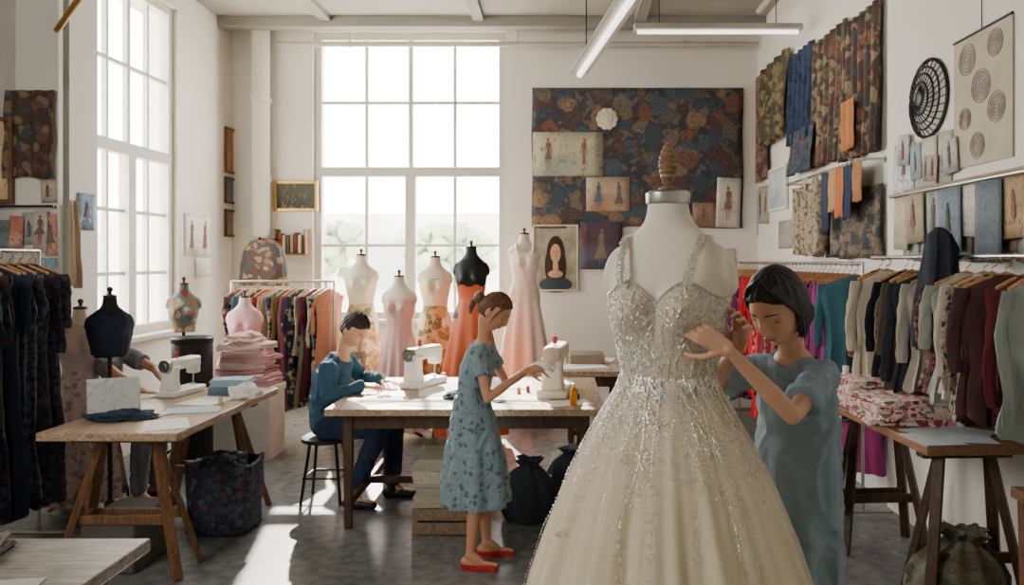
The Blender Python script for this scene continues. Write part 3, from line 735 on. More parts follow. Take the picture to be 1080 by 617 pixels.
        if c['type']=='trousers':
            spine(b,ST[0:4],lat,o)
            for s_ in ('R','L'):
                hp,kn,an=J['hip'+s_],J['kn'+s_],J['an'+s_]
                b.cone(hp,.086*bs+o,interp(hp,kn,.5),.074*bs+o); b.cone(interp(hp,kn,.5),.074*bs+o,kn,.058*bs+o); b.cone(kn,.058*bs+o,interp(kn,an,.93),.046*bs+o)
        b.obj(c['name'],c['m'],parent=e,voxel=c.get('vox',max(vox,.005)),sm=c.get('sm',4),label=c.get('label'),wrinkle=c.get('wr',.006))
    if P.get('shoe'):
        for s_ in ('R','L'):
            an=J['an'+s_]; ft=V(P['toe'+s_]).normalized(); ft.z=0; ft.normalize()
            b=MB(); g=V((an.x,an.y,0))
            if P['shoe'][1]=='oxford':
                b.cone(g-ft*.04+V((0,0,.036)),.034,g+ft*.05+V((0,0,.036)),.036); b.cone(g+ft*.05+V((0,0,.034)),.036,g+ft*.15+V((0,0,.026)),.026)
                b.cone(g+V((0,0,.04)),.036,g+V((0,0,.085)),.04)
            else:
                b.cone(g-ft*.035+V((0,0,.028)),.027,g+ft*.05+V((0,0,.022)),.024); b.cone(g+ft*.05+V((0,0,.022)),.028,g+ft*.135+V((0,0,.02)),.022)
            b.box(g+ft*.05+V((0,0,.005)),(.20,.05,.01),rz_(math.atan2(ft.y,ft.x)))
            b.obj('shoe',P['shoe'][0],parent=e,voxel=.005,sm=2)
    return e
H_black=mat('#15110f',rough=.38,bump=.4,scale=30); H_brown=mat('#5f3a22',rough=.45,bump=.3,scale=30); H_dk=mat('#2a1d16',rough=.45,bump=.3,scale=30)
person(dict(base=(.79,2.62,0),skin=M_skin,label='woman with short black hair in grey-blue tunic adjusting the beaded gown',hs=1.06,bs=.88,arm=.90,vox=.0036,hl=.168,
 J=dict(pel=(.79,2.62,.93),waist=(.80,2.58,1.08),chest=(.785,2.5,1.22),neck=(.745,2.42,1.405),head=(.674,2.34,1.556),
  shL=(.815,2.34,1.345),shR=(.665,2.55,1.34),elL=(.645,2.10,1.272),wrL=(.452,2.035,1.462),elR=(.478,2.44,1.29),wrR=(.512,2.17,1.45),
  hipL=(.84,2.55,.90),hipR=(.74,2.70,.90),knL=(.83,2.54,.48),knR=(.73,2.69,.48),anL=(.85,2.56,.09),anR=(.76,2.71,.09)),
 face=(-.64,-.60,-.42),up=(-.15,-.15,1),
 handL=dict(f=(-.80,.06,.50),n=(.05,1,-.1),side=1,curl=(.45,.4,.5,.65),thumb=1.0,spread=.03),
 handR=dict(f=(.08,-.35,.9),n=(-.6,-.7,0),side=-1,curl=(.55,.75,.95,1.1),thumb=.8),
 toeL=(-.8,-.5,0),toeR=(-.8,-.5,0),hair='bob',hairm=H_black,vol=.006,hairline=.46,
 clothes=[dict(type='top',name='tunic',m=mat('#8597a1',rough=.95,bump=.35,scale=16,var=.07),low=True,sleeve=.70,loose=2.2,off=.010,hem=.42,hemr=(.185,.16),hemc=(.79,2.63,0),fold=.12,start=1.7,w0=(.14,.105),sm=2,wr=.009,vox=.0045)],
 shoe=(M_black,'flat')))
person(dict(base=(-.44,4.27,0),skin=M_skin2,label='woman in blue floral dress and red flats sewing by hand',hs=.96,bs=.82,arm=.92,vox=.005,hl=.155,
 J=dict(pel=(-.48,4.27,.82),waist=(-.49,4.27,.94),chest=(-.465,4.26,1.08),neck=(-.425,4.26,1.25),head=(-.365,4.25,1.415),
  shR=(-.445,4.13,1.195),shL=(-.425,4.41,1.195),elR=(-.385,4.07,.96),wrR=(-.19,4.2,1.09),elL=(-.31,4.5,.97),wrL=(-.14,4.42,1.09),
  hipR=(-.48,4.20,.78),hipL=(-.48,4.34,.78),knR=(-.46,4.19,.43),knL=(-.44,4.35,.43),anR=(-.49,4.18,.08),anL=(-.42,4.37,.08)),
 face=(.82,-.26,-.52),up=(.4,0,1),
 handR=dict(f=(.85,.35,.15),n=(-.1,.6,-.6),side=-1,curl=(.5,.6,.7,.8)),
 handL=dict(f=(.8,-.4,.1),n=(-.1,-.6,-.4),side=1,curl=(.5,.6,.7,.8)),
 toeR=(1,-.15,0),toeL=(1,.0,0),hair='bun',hairm=H_brown,
 clothes=[dict(type='top',name='dress',m=mat('#78909a','floral',('#9aa9a9','#5c7480','#8a9b9f'),scale=34,rough=.85),sleeve=.5,off=.010,hem=.34,hemr=(.18,.19),hemc=(-.47,4.27,0),start=1.0,w0=(.115,.095),fold=.08,wr=.006,sm=3)],
 shoe=(mat('#a82420',rough=.35),'flat')))
person(dict(base=(-1.6,5.4,0),skin=M_skin,label='man in blue sweater seated on a stool writing at the table',hs=1.04,bs=1.02,vox=.006,hl=.175,
 J=dict(pel=(-1.64,5.4,.58),waist=(-1.66,5.4,.70),chest=(-1.62,5.4,.87),neck=(-1.54,5.4,1.03),head=(-1.46,5.38,1.205),
  shR=(-1.585,5.21,.96),shL=(-1.565,5.59,.96),elR=(-1.56,5.13,.77),wrR=(-1.36,5.25,.835),elL=(-1.47,5.66,.83),wrL=(-1.29,5.5,.835),
  hipR=(-1.62,5.3,.55),hipL=(-1.62,5.5,.55),knR=(-1.24,5.26,.54),knL=(-1.2,5.53,.54),anR=(-1.42,5.2,.1),anL=(-1.2,5.45,.1)),
 face=(.8,-.35,-.55),up=(.4,0,1),
 handR=dict(f=(.9,.35,-.05),n=(0,.3,-1),side=1,curl=(.5,.6,.8,.9)),
 handL=dict(f=(.9,-.35,-.02),n=(0,.0,-1),side=-1,curl=(.25,.25,.3,.3)),
 toeR=(1,-.1,0),toeL=(1,0,0),hair='short',hairm=H_dk,lip='#a87868',vol=.012,
 clothes=[dict(type='top',name='sweater',m=mat('#2f5168',rough=.95,bump=.4,scale=20),low=True,sleeve=1.9,off=.014,wr=.010,sm=3),dict(type='trousers',name='trousers',m=mat('#202d44',rough=.9),wr=.007)],
 shoe=(mat('#17171a',rough=.4),'oxford')))
person(dict(base=(-3.2,5.36,0),skin=M_skin2,label='person in grey top bent over the trestle table',hs=.9,bs=.95,vox=.007,hl=.17,
 J=dict(pel=(-3.26,5.36,.58),waist=(-3.27,5.36,.74),chest=(-3.22,5.34,.94),neck=(-3.18,5.32,1.09),head=(-3.15,5.31,1.23),
  shR=(-3.16,5.17,1.03),shL=(-3.16,5.50,1.03),elR=(-2.94,5.06,.93),wrR=(-2.74,5.0,.84),elL=(-2.9,5.45,.92),wrL=(-2.70,5.24,.84),
  hipR=(-3.24,5.26,.55),hipL=(-3.24,5.46,.55),knR=(-2.88,5.24,.54),knL=(-2.88,5.46,.54),anR=(-2.91,5.24,.1),anL=(-2.91,5.46,.1)),
 face=(.6,-.1,-.8),up=(.8,0,.6),
 handR=dict(f=(.95,.2,-.15),n=(0,0,-1),side=1,curl=(.3,.3,.35,.4)),
 handL=dict(f=(.9,-.3,-.1),n=(0,0,-1),side=-1,curl=(.3,.3,.35,.4)),
 toeR=(1,0,0),toeL=(1,0,0),hair='short',hairm=H_black,
 clothes=[dict(type='top',name='blouse',m=mat('#767d82',rough=.9),low=True,sleeve=.6,off=.016,wr=.008),dict(type='trousers',name='trousers',m=mat('#6a6e74',rough=.9))],
 shoe=(M_black,'flat')))
stool((-3.26,5.36,0),.46,'black round stool behind the trestle table')
# ---------------- wall art ----------------
RF=random.Random(21)
INK=[mat(c,rough=.9) for c in ('#6a665c','#8a6a5c','#5a6c78','#7a6e5c','#80605a','#4c4c4c')]
def figures(o,w,h,big=False):
    """flat fashion figures drawn on a sheet"""
    n=max(1,min(3,round(w/h*1.4))); y=-.0125
    for i in range(n):
        b=MB()
        def flat(pts): b.loft([[V((x,y,z)) for x,z in pts],[V((x,y-.001,z)) for x,z in pts]])
        cx=-w/2+w*(i+.5)/n+RF.uniform(-.04,.04)*w; H=h*RF.uniform(.55,.8); z0=-H/2+RF.uniform(-.04,.04)*h; fl=RF.uniform(.05,.22)*H; sw=RF.uniform(-.03,.03)*H; la=RF.uniform(.4,.65)
        flat([(cx+sw+.045*H*math.cos(a*.7854),z0+H*.94+.055*H*math.sin(a*.7854)) for a in range(8)])
        hz=z0+H*RF.uniform(.05,.35)
        flat([(cx-.018*H+sw,z0+H*.88),(cx-.08*H,z0+H*.82),(cx-.045*H,z0+H*.6),(cx-fl,hz),(cx+fl*.8,hz+.03*H),(cx+.045*H,z0+H*.6),(cx+.08*H,z0+H*.82),(cx+.018*H+sw,z0+H*.88)])
        for s in (-1,1):
            if hz>z0+.1*H: flat([(cx+s*.02*H,hz+.02*H),(cx+s*.035*H,z0),(cx+s*.05*H,z0),(cx+s*.05*H,hz+.02*H)])
            flat([(cx+s*.075*H,z0+H*.82),(cx+s*.12*H,z0+H*la),(cx+s*.09*H,z0+H*(la-.12)),(cx+s*.10*H,z0+H*la),(cx+s*.065*H,z0+H*.75)])
        b.obj('drawn_figure',RF.choice(INK),parent=o,smooth=False)
def sheet(name,loc,w,h,rz,m,label,cat,group=None,tilt=0,fig=None):
    b=MB(); n=6
    b.loft([[V((-w/2+w*i/n,-.004-.006*math.sin(math.pi*i/n)*(1-j/4),h/2-h*j/4)) for i in range(n+1)] for j in range(5)],close=False)
    o=b.obj(name,m,loc=loc,rz=rz,label=label,cat=cat,group=group,solid=.002,recalc=False)
    if tilt:
        o.rotation_euler=(Matrix.Rotation(rz,3,'Z')@Matrix.Rotation(tilt,3,'Y')).to_euler()
    if fig or (fig is None and RF.random()<.62): figures(o,w,h)
    return o
def framed(loc,w,h,rz,fm,cm,label,fw=.03,extra=None):
    e=thing('framed_picture',loc,label,'picture',rz)
    b=MB()
    for s in (-1,1): b.box((s*(w/2-fw/2),-.015,0),(fw,.03,h)); b.box((0,-.015,s*(h/2-fw/2)),(w-2*fw,.03,fw))
    b.obj('frame',fm,parent=e,smooth=False,bevel=.004)
    MB().box((0,-.008,0),(w-2*fw,.01,h-2*fw)).obj('canvas',cm,parent=e,smooth=False)
    if extra: extra(e,w,h)
    return e
def backq(u0,u1,v0,v1,d=YB):
    a=W(u0,v0,d); c=W(u1,v1,d); return ((a.x+c.x)/2,d,(a.z+c.z)/2),abs(c.x-a.x),abs(a.z-c.z)
def sideq(u0,u1,v0,v1,X):
    um=(u0+u1)/2; d=X*F/(um-590); d0=X*F/(u0-590); d1=X*F/(u1-590)
    z0=1.7+(275-v0)*d/F; z1=1.7+(275-v1)*d/F
    return (X,(d0+d1)/2,(z0+z1)/2),abs(d0-d1),abs(z0-z1)
def drape(loc,w,h,rz,m,label,folds=5,amp=.02,name='hanging_fabric',cat='fabric',group=None,taper=0):
    b=MB(); nx=folds*10; nz=14; ph=R.random()*6
    b.loft([[V(((-w/2+w*i/nx)*(1-taper*j/nz)+.006*math.sin(j*.8+ph),-.012-amp*(1+math.sin(i/10*2*math.pi+ph+.5*math.sin(j*.35+i*.05)))*(.45+.55*j/nz),h/2-h*j/nz-(.010*math.sin(i*.25+ph) if j==nz else 0))) for i in range(nx+1)] for j in range(nz+1)],close=False)
    return b.obj(name,m,loc=loc,rz=rz,label=label,cat=cat,group=group,solid=.004,recalc=False)
c,w,h=backq(561,783,93,240); drape((c[0],c[1]-.005,c[2]),w,h,0,mat('#3d3f45','paisley',('#84594c','#52626c','#94795f','#604844','#6d6458','#48545e','#7e7262'),scale=5.5,rough=.9),'large faded grey-blue and brown paisley tapestry pinned to the wall',3,.006,'tapestry','tapestry')
def bsheet(u0,u1,v0,v1,m,label,yy=-.05,name='pinned_sketch',cat='drawing',tilt=0,fig=None):
    c,w,h=backq(u0,u1,v0,v1); return sheet(name,(c[0],c[1]+yy,c[2]),w,h,0,m,label,cat,tilt=tilt,fig=fig)
bsheet(562,636,140,186,mat('#c2b698','ink',('#5a5244','#8a9a92'),scale=6),'ochre sheet with grey-green sketched figures',-.03,fig=True)
bsheet(618,664,187,223,mat('#b8a890','ink',('#7a5a48','#a07a64'),scale=8),'small rust-toned figure sketch on paper',-.03,fig=True)
bsheet(755,780,188,240,mat('#d6cfc0','ink',('#9a9488','#c4bcae'),scale=6),'pale pencil drawing on cream paper',-.03,tilt=.04,fig=True)
bsheet(730,754,214,240,mat('#a0806a','ink',('#5a4a40','#8a6a5c'),scale=9),'small brown print on the tapestry',-.03)
bsheet(612,656,234,284,mat('#4a3438','ink',('#8a4a4c','#4c5a70'),scale=5),'dark moody painting on a board',-.045,name='painting',cat='painting')
bsheet(757,776,262,290,mat('#d8d2c6','ink',('#8a8a88','#c4bcae'),scale=9),'small cream paper note beside the tapestry',-.005,tilt=-.05)
b=MB()
for k in range(10):
    a=k*math.pi/5; b.sph((math.cos(a)*.085,-.01,math.sin(a)*.085),(.045,.014,.045),10)
for k in range(7):
    a=k*math.pi*2/7; b.sph((math.cos(a)*.045,-.022,math.sin(a)*.045),(.034,.014,.034),10)
b.sph((0,-.032,0),(.03,.016,.03),10); p=W(640,126,YB); b.obj('fabric_rosette',mat('#cfc4b0'),loc=(p.x,YB-.035,p.z),label='round cream fabric rosette pinned on the tapestry',cat='rosette')
c,w,h=backq(562,610,237,307)
def port(e,w,h):
    y=-.016
    MB().sph((0,y,.04),(w*.20,.004,h*.28),20).sph((-.12*w,y,-.12*h),(w*.12,.004,h*.24),20).sph((.12*w,y,-.14*h),(w*.11,.004,h*.26),20).obj('painted_hair',mat('#3a241a'),parent=e)
    MB().sph((0,y-.002,-.40*h),(w*.36,.004,h*.12),20).obj('painted_dress',mat('#39424c'),parent=e)
    MB().sph((0,y-.004,.07*h),(w*.115,.004,h*.14),20).sph((0,y-.003,-.13*h),(w*.06,.004,h*.12),12).sph((0,y-.003,-.24*h),(w*.17,.003,h*.06),12).obj('painted_face',mat('#c89a7c'),parent=e)
    MB().sph((-.045*w,y-.009,.09*h),(w*.022,.001,h*.008),8).sph((.045*w,y-.009,.09*h),(w*.022,.001,h*.008),8).sph((0,y-.009,.03*h),(w*.010,.001,h*.02),8).sph((0,y-.009,-.015*h),(w*.03,.001,h*.007),8).obj('painted_features',mat('#7a4234'),parent=e)
framed((c[0],YB-.01,c[2]),w,h,0,mat('#c7bba4'),mat('#948d7a',scale=20,var=.3),'portrait painting of a long-haired woman in dark dress',.02,port)
c,w,h=backq(290,336,191,223); framed((c[0],YB-.01,c[2]),w,h,0,M_brass,mat('#4f5248','ink',('#8a7a5a','#30363a'),scale=4),'gold-framed dark landscape painting',.035)
def lsheet(u0,u1,v0,v1,m,label,X=XL,fr=None):
    c,w,h=sideq(u0,u1,v0,v1,X)
    if fr: framed((X+.002,c[1],c[2]),w,h,math.pi/2,fr,m,label,.03)
    else: sheet('pinned_sketch',(X+.004,c[1],c[2]),w,h,math.pi/2,m,label,'drawing')
lsheet(236,246,135,183,mat('#9a6a4a','ink',('#3a2a20','#b08a5a'),scale=8),'small brown painting in a dark frame',fr=M_woodL)
lsheet(236,246,187,215,mat('#5a6068','ink',('#1c1c20','#7a7a7a'),scale=8),'small dark framed photograph',fr=M_woodD)
lsheet(236,246,221,250,mat('#7a6a58','ink',('#2a2420','#9a8a70'),scale=8),'small framed sepia print',fr=M_woodD)
lsheet(194,221,226,270,mat('#f0ece2','ink',('#a8a49a','#dcd8ce'),scale=14),'white pattern sheet with fine pencil notes')
lsheet(205,222,272,292,mat('#efebe1','ink',('#a8a49a','#dcd8ce'),scale=14),'small white note on the wall')
def psheet(u0,u1,v0,v1,m,label,fr=None,dr=False,tilt=0,yy=0):
    a=W(u0,v0,5.3); c=W(u1,v1,5.3); lc=((a.x+c.x)/2,5.297-yy,(a.z+c.z)/2); w=abs(c.x-a.x); h=abs(a.z-c.z)
    if fr: framed(lc,w,h,0,fr,m,label,.03)
    elif dr: drape(lc,w,h,0,m,label,3,.02)
    else: sheet('pinned_sketch',lc,w,h,0,m,label,'drawing',tilt=tilt)
psheet(8,60,96,188,mat('#44342e','paisley',('#7a5044','#907a5c','#4a5458','#5d3e38'),scale=15),'hanging brown floral fabric sample',dr=True)
psheet(-14,16,124,215,mat('#c9a880','ink',('#8a5a40','#d8c0a0'),scale=6),'ochre sketch in a wooden frame',fr=M_woodL)
psheet(38,52,222,266,mat('#d8d2c6','ink',('#8a8478','#c08a7c'),scale=10),'pinned pale fashion sketch on paper',tilt=.04,yy=.016)
psheet(48,61,226,270,mat('#c98a80','ink',('#7a4038','#e0b0a0'),scale=10),'pinned rose pink fashion sketch',tilt=-.04,yy=.004)
psheet(12,27,228,262,mat('#b05a4a','ink',('#7a3a30','#d8b0a0'),scale=10),'pinned red fashion illustration',tilt=.05,yy=.016)
psheet(25,39,224,258,mat('#b8b4aa','ink',('#5a5a58','#a0a09a'),scale=10),'pinned grey fashion illustration',tilt=-.06,yy=.002)
psheet(-8,12,232,264,mat('#5a646c','ink',('#9aa0a4','#7a848c'),scale=10),'pinned dark blue print on paper')
psheet(38,62,272,320,mat('#8aa4b0','ink',('#e0e0dc','#5a8090'),scale=7),'pinned pale blue illustration on paper')
psheet(14,36,266,300,mat('#d0c8b8','ink',('#7a7a70','#a8a090'),scale=7),'pinned cream sketch on paper',tilt=.05)
psheet(44,60,190,214,mat('#c8b8a0','ink',('#7a7a70','#a8a090'),scale=7),'small tan sketch pinned above the rail',tilt=-.05)
a=W(-10,218,5.3); MB().cyl((a.x,5.25,a.z),(-3.5,5.25,a.z),.008).cyl((-3.52,5.25,a.z),(-3.52,5.3,a.z),.008).cyl((-3.9,5.25,a.z),(-3.9,5.3,a.z),.008).obj('picture_rail',M_dmetal,label='thin dark metal rail fixed to the pillar',cat='rail')
c,w,h=sideq(88,103,205,243,-3.5); sheet('pinned_sketch',(-3.496,5.6,c[2]),.2,h,math.pi/2,mat('#6a88a0','ink',('#c8d0d4','#50687c'),scale=10),'small blue print pinned on the pillar side','drawing')
drape((-3.49,5.42,1.82),.14,.62,math.pi/2,mat('#a8927a',rough=.9),'narrow tan scarf hanging on the pillar',2,.02,name='scarf',cat='scarf')
def rs(u0,u1,v0,v1,m,label,off=.004,fr=None,near=False,name='pinned_sketch',cat='drawing',tilt=0):
    X=(XR-.03 if near else XR); c,w,h=sideq(u0,u1,v0,v1,X)
    if fr: framed((X-off,c[1],c[2]),w,h,-math.pi/2,fr,m,label)
    else: sheet(name,(X-off,c[1],c[2]),w,h,-math.pi/2,m,label,cat,tilt=tilt)
def rdr(u0,u1,v0,v1,m,label,folds=4,amp=.03,off=.01,taper=0,near=False):
    X=(XR-.03 if near else XR); c,w,h=sideq(u0,u1,v0,v1,X); drape((X-off,c[1],c[2]),w,h,-math.pi/2,m,label,folds,amp,taper=taper,group='fabrics hanging high on the wall')
rdr(790,814,82,192,mat('#5f4438','paisley',('#8c6a50','#4f4038','#a0806a'),scale=12),'rust brown hanging fabric length',3,.025)
rdr(806,838,64,150,FL_olive,'gathered olive patterned fabric length',4,.05,.03,.25)
rdr(836,862,52,150,mat('#2c3b58','floral',('#3a4a68','#232e48'),scale=12,rough=.9),'draped deep blue fabric length',5,.035)
rdr(860,898,34,172,FL_brown,'brown and rust floral fabric length',6,.03)
rdr(894,935,12,164,FL_rust,'rust and slate floral fabric length',6,.03)
rdr(842,868,135,182,mat('#2d3544','floral',('#6a4a44','#4a5a64'),scale=14),'dark floral fabric swatch',3,.03,.05)
rdr(901,915,106,158,mat('#b07040',rough=.85),'muted orange cloth swatch on the wall',2,.012,.09)
rdr(878,936,200,272,mat('#4a443c','paisley',('#7a6a56','#3a424c','#8a7a64'),scale=13),'brown printed cloth hanging behind the swatches',5,.03,.01)
rack((XR-.14,5.35,0),(XR-.14,7.2,0),2.42,'metal swatch rail high on the wall',wall=(.14,0,0),legs=False)
for y,c_,l,hh in ((5.5,'#a8744a','tan linen swatch',.3),(5.66,'#1f3350','navy blue swatch',.42),(5.82,'#b8683a','orange swatch',.40),(5.98,'#b08a60','ochre swatch',.34),(6.16,'#2a3448','dark blue swatch',.5),(6.4,'#8a7a60','khaki swatch',.4),(6.62,'#a8a090','pale linen swatch',.36)):
    drape((XR-.13,y,2.43-hh/2),.17,hh,-math.pi/2,mat(c_,rough=.85),l+' clipped to the rail',2,.010,name='fabric_swatch',cat='fabric',group='swatches on the rail')
rs(800,812,196,236,mat('#b8a88c','ink',('#6a5a4c','#9aaaaa'),scale=8),'tan illustration pinned by the corner',tilt=.05)
rs(788,800,205,250,mat('#c9c0b0','ink',('#6a5a4c','#9aaaaa'),scale=8),'cream illustration pinned near the corner',tilt=-.04)
rs(814,832,176,222,mat('#cfd6d6','ink',('#6a8a98','#98aeb2'),scale=6),'leaning pale blue watercolour in white frame',.01,fr=M_frame)
rs(822,838,232,262,mat('#9a9a90','ink',('#4a4a4a','#b8b0a0'),scale=8),'grey print above the clothes rail')
c=sideq(838,876,196,268,XR-.1)[0]; b=MB()
for k in range(6):
    b.loft([[V(((.065+.01*math.sin(k*2+j))*math.cos(q*.52),-.11+.065*math.sin(q*.52),.30-.6*j/10+.02*math.sin(k*3)))+V((-.28+k*.11,0,0)) for q in range(12)] for j in range(11)])
b.obj('woven_textile_bundle',mat('#a3937a','floral',('#83755c','#bcae90','#6a6048'),scale=26,bump=.6),loc=(XR,c[1],c[2]),rz=-math.pi/2,label='bundle of beige woven textile rolls hanging on the wall',cat='textile',jitter=.02)
def circ(u,v,X): 
    d=X*F/(u-590); return V((X,d,1.7+(275-v)*d/F))
p=circ(977,104,XR-.05); e=thing('wall_basket',(p.x+.02,p.y,p.z),'round black openwork woven basket hung on the wall','basket',-math.pi/2)
b=MB(); 
for r,yy in ((.235,-.01),(.19,-.035),(.15,-.05),(.10,-.06)):
    b.tube([V((r*math.cos(k*.2618),yy,r*math.sin(k*.2618))) for k in range(25)],.007 if r<.2 else .012,6)
b.obj('ring',M_dmetal,parent=e)
b=MB()
for k in range(28):
    a=k*math.pi/14; b.tube([V((math.cos(a+t*.6)*r,yy,math.sin(a+t*.6)*r)) for t,r,yy in ((0,.05,-.065),(.4,.11,-.06),(.7,.165,-.045),(1,.235,-.01))],.0035,5)
b.obj('spoke',M_dmetal,parent=e,kind='stuff'); MB().sph((0,-.065,0),(.055,.012,.055),16).obj('hub',M_dmetal,parent=e)
c,w,h=sideq(1008,1070,40,182,XR-.03); e=thing('wall_hanging',(XR-.034,c[1],c[2]+.05),'cream cloth hanging with large drawn spiral discs','wall hanging',-math.pi/2)
MB().box((0,-.004,0),(w,.006,h)).obj('cloth',mat('#b9b19a',rough=.9,var=.1),parent=e,smooth=False)
b=MB(); b2=MB()
for x,z,r in ((-.12,.2,.085),(.12,.22,.07),(.0,.05,.09),(-.14,-.08,.06),(.13,-.07,.08),(-.03,-.22,.07)):
    cx_,cz_=x*w/.5,z*h/.62
    b2.sph((cx_,-.0075,cz_),(r*.92,.0015,r*.92),20)
    for q in (1,.8,.6,.4,.2): b.tube([V((cx_+r*q*math.cos(k*.349),-.0095,cz_+r*q*math.sin(k*.349))) for k in range(19)],.0018,5)
b.obj('drawn_line',mat('#8a5a48'),parent=e); b2.obj('drawn_disc',mat('#98998e',var=.3,scale=30),parent=e)
MB().tube([(-.0,-.004,h/2+.16),(0,-.004,h/2)],.003,5).cyl((-w/2,-.006,h/2),(w/2,-.006,h/2),.008).obj('hanging_rod',M_dmetal,parent=e)
rs(944,966,152,205,mat('#b0bcc2','ink',('#5a7888','#dce0dc'),scale=7),'blue and white illustration on the wall',near=True,tilt=.06)
rs(969,991,146,200,mat('#d0cabc','ink',('#7a8488','#a8a498'),scale=7),'cream sheet with grey figure sketch',near=True,off=.012,tilt=-.03)
rs(990,1006,138,196,mat('#c4bcaa','ink',('#6a665c','#a09888'),scale=7),'narrow cream drawing on the wall',near=True,tilt=.05)
X=XR-.12
rack((X,3.2,0),(X,5.0,0),2.12,'thin wall rail with clipped prints',wall=(.09,0,0),legs=False)
for i,(y,w,h,cm,l,t) in enumerate(((4.88,.2,.34,('#c4baa2','#6a665c','#a09880'),'cream',.03),(4.66,.24,.30,('#b0a084','#7a6a58','#887a64'),'tan',-.06),(4.45,.2,.40,('#a4a8aa','#4a545c','#787e82'),'grey',.05),(4.24,.24,.36,('#7a8890','#2a343c','#5a6670'),'blue-grey',-.03),(4.06,.18,.28,('#ccc8be','#5a5c60','#9a9a94'),'pale',.08),(3.86,.24,.42,('#707a80','#2a343c','#4a5660'),'slate',.0),(3.66,.2,.30,('#a48a6a','#6a5040','#b89870'),'ochre',-.05),(3.45,.22,.38,('#b0bcbf','#607888','#8ea0a8'),'light blue',.04))):
    sheet('clipped_print',(X+.02-.016*(i%2),y,2.11-h/2),w,h,-math.pi/2,mat(cm[0],'ink',cm[1:],scale=7),l+' print clipped to the wall rail','print','prints on the wall rail',tilt=t)
drape((XR-.034,4.1,1.95),1.7,.42,-math.pi/2,mat('#a4967c',rough=.9),'tan linen backing cloth under the rail',8,.006)
for y,z,w,h,c_,t in ((4.75,1.78,.22,.16,'#98a4a8',.1),(4.5,1.80,.16,.22,'#d0c8b8',-.1),(4.2,1.82,.2,.24,'#a09888',.06),(3.95,1.80,.2,.2,'#b8bcba',-.08),(3.6,1.82,.2,.26,'#988a78',.05)):
    sheet('pinned_sketch',(XR-.065,y,z),w,h,-math.pi/2,mat(c_,'ink',('#6a7278','#8a8a86'),scale=8),'overlapping paper sketch pinned to the linen','drawing','sketches pinned to the linen',tilt=t)
for y,z,w,h,c_,t in ((4.95,2.42,.16,.2,'#c8c4b8',.08),(4.78,2.32,.15,.22,'#98a8b0',-.06),(4.6,2.26,.18,.16,'#b8a890',.1),(4.36,2.3,.16,.2,'#c0c0b8',-.1),(3.5,2.36,.2,.26,'#b0aca0',.05)):
    sheet('pinned_sketch',(XR-.05,y,z),w,h,-math.pi/2,mat(c_,'ink',('#5a6268','#8a8a86'),scale=8),'small overlapping sketch pinned above the rail','drawing','sketches above the rail',tilt=t)
# ---------------- props ----------------
def folded(loc,w,d,h,m,label,rz=0,group=None,name='folded_fabric',j=.008):
    b=MB(); n=3
    for i in range(n):
        z=h*(i+.5)/n; ox=R.uniform(-.008,.008)
        b.loft([[V((ox+(w/2)*cx,yy,z+(h/n*.52)*cz)) for cx,cz in ((-1,-.7),(-1.02,0),(-1,.7),(-.95,1),(0,1),(.95,1),(1,.7),(1.02,0),(1,-.7),(.95,-1),(0,-1),(-.95,-1))] for yy in (-d/2,-d/2+.012,0,d/2-.012,d/2)])
    return b.obj(name,m,loc=loc,rz=rz,label=label,cat='fabric',group=group,jitter=j)
def crumple(loc,r,m,label,rz=0,name='crumpled_cloth',amp=.35,seed=0,cat='cloth'):
    b=MB(); b.ico((0,0,0),1,5)
    for v in b.bm.verts:
        n=v.co.normalized(); q=noise.noise(n*2.0+V((seed,seed*.7,0))); q2=1-abs(noise.noise(n*3.6+V((seed,3,1))))*3; q3=1-abs(noise.noise(n*8+V((seed,9,1))))*3
        f=1+amp*q+.07*q2+.025*q3
        v.co=V((n.x*r[0]*f,n.y*r[1]*f,max(0,(n.z+.35)*r[2]*f/1.35)))
    return b.obj(name,m,loc=loc,rz=rz,label=label,cat=cat)
def sack(loc,r,h,m,label,seed=0,lean=.0,name='fabric_sack'):
    b=MB(); Nn=64; rings=[]
    pr=[(.62,0),(.88,.03),(1.0,.14),(1.06,.30),(1.0,.48),(.84,.64),(.60,.77),(.38,.85),(.30,.89),(.40,.95),(.50,1.0),(.40,.985)]
    for a,z in pr:
        fo=.05+.16*max(0,z-.35)*1.5
        rings.append([V((r*a*math.cos(q*2*math.pi/Nn)*(1+fo*math.sin(9*q*2*math.pi/Nn+z*2+seed)+.06*math.sin(2*q*2*math.pi/Nn+seed+z*3)+.03*math.sin(17*q*2*math.pi/Nn+z*8))+lean*z*z,r*a*.88*math.sin(q*2*math.pi/Nn)*(1+fo*math.sin(9*q*2*math.pi/Nn+z*2+seed)+.05*math.sin(3*q*2*math.pi/Nn+seed)),h*z*(1+.03*math.sin(3*q*2*math.pi/Nn+seed)))) for q in range(Nn)])
    b.loft(rings); return b.obj(name,m,loc=loc,label=label,cat='sack',jitter=.01)
TL=.8035
NB=mat('#24344a',rough=.85)
crumple((-2.47,4.3,TL),(.17,.09,.05),NB,'dark navy crumpled cloth on the trestle table',.3,seed=1)
folded((-2.22,5.15,TL),.26,.18,.05,mat('#5f7486'),'folded slate blue cloth on the table',.2); folded((-2.22,5.15,TL+.053),.24,.17,.045,mat('#8ea2b0'),'folded pale blue cloth on the table',.1)
crumple((-2.06,4.98,TL),(.10,.07,.09),M_paper,'white crumpled lace cloth on the table',seed=3)
def paper(loc,w,d,rz,m=M_paper,label='white paper pattern sheet lying flat',name='paper_sheet'):
    MB().box((0,0,.0015),(w,d,.002)).obj(name,m,loc=loc,rz=rz,label=label,cat='paper',smooth=False)
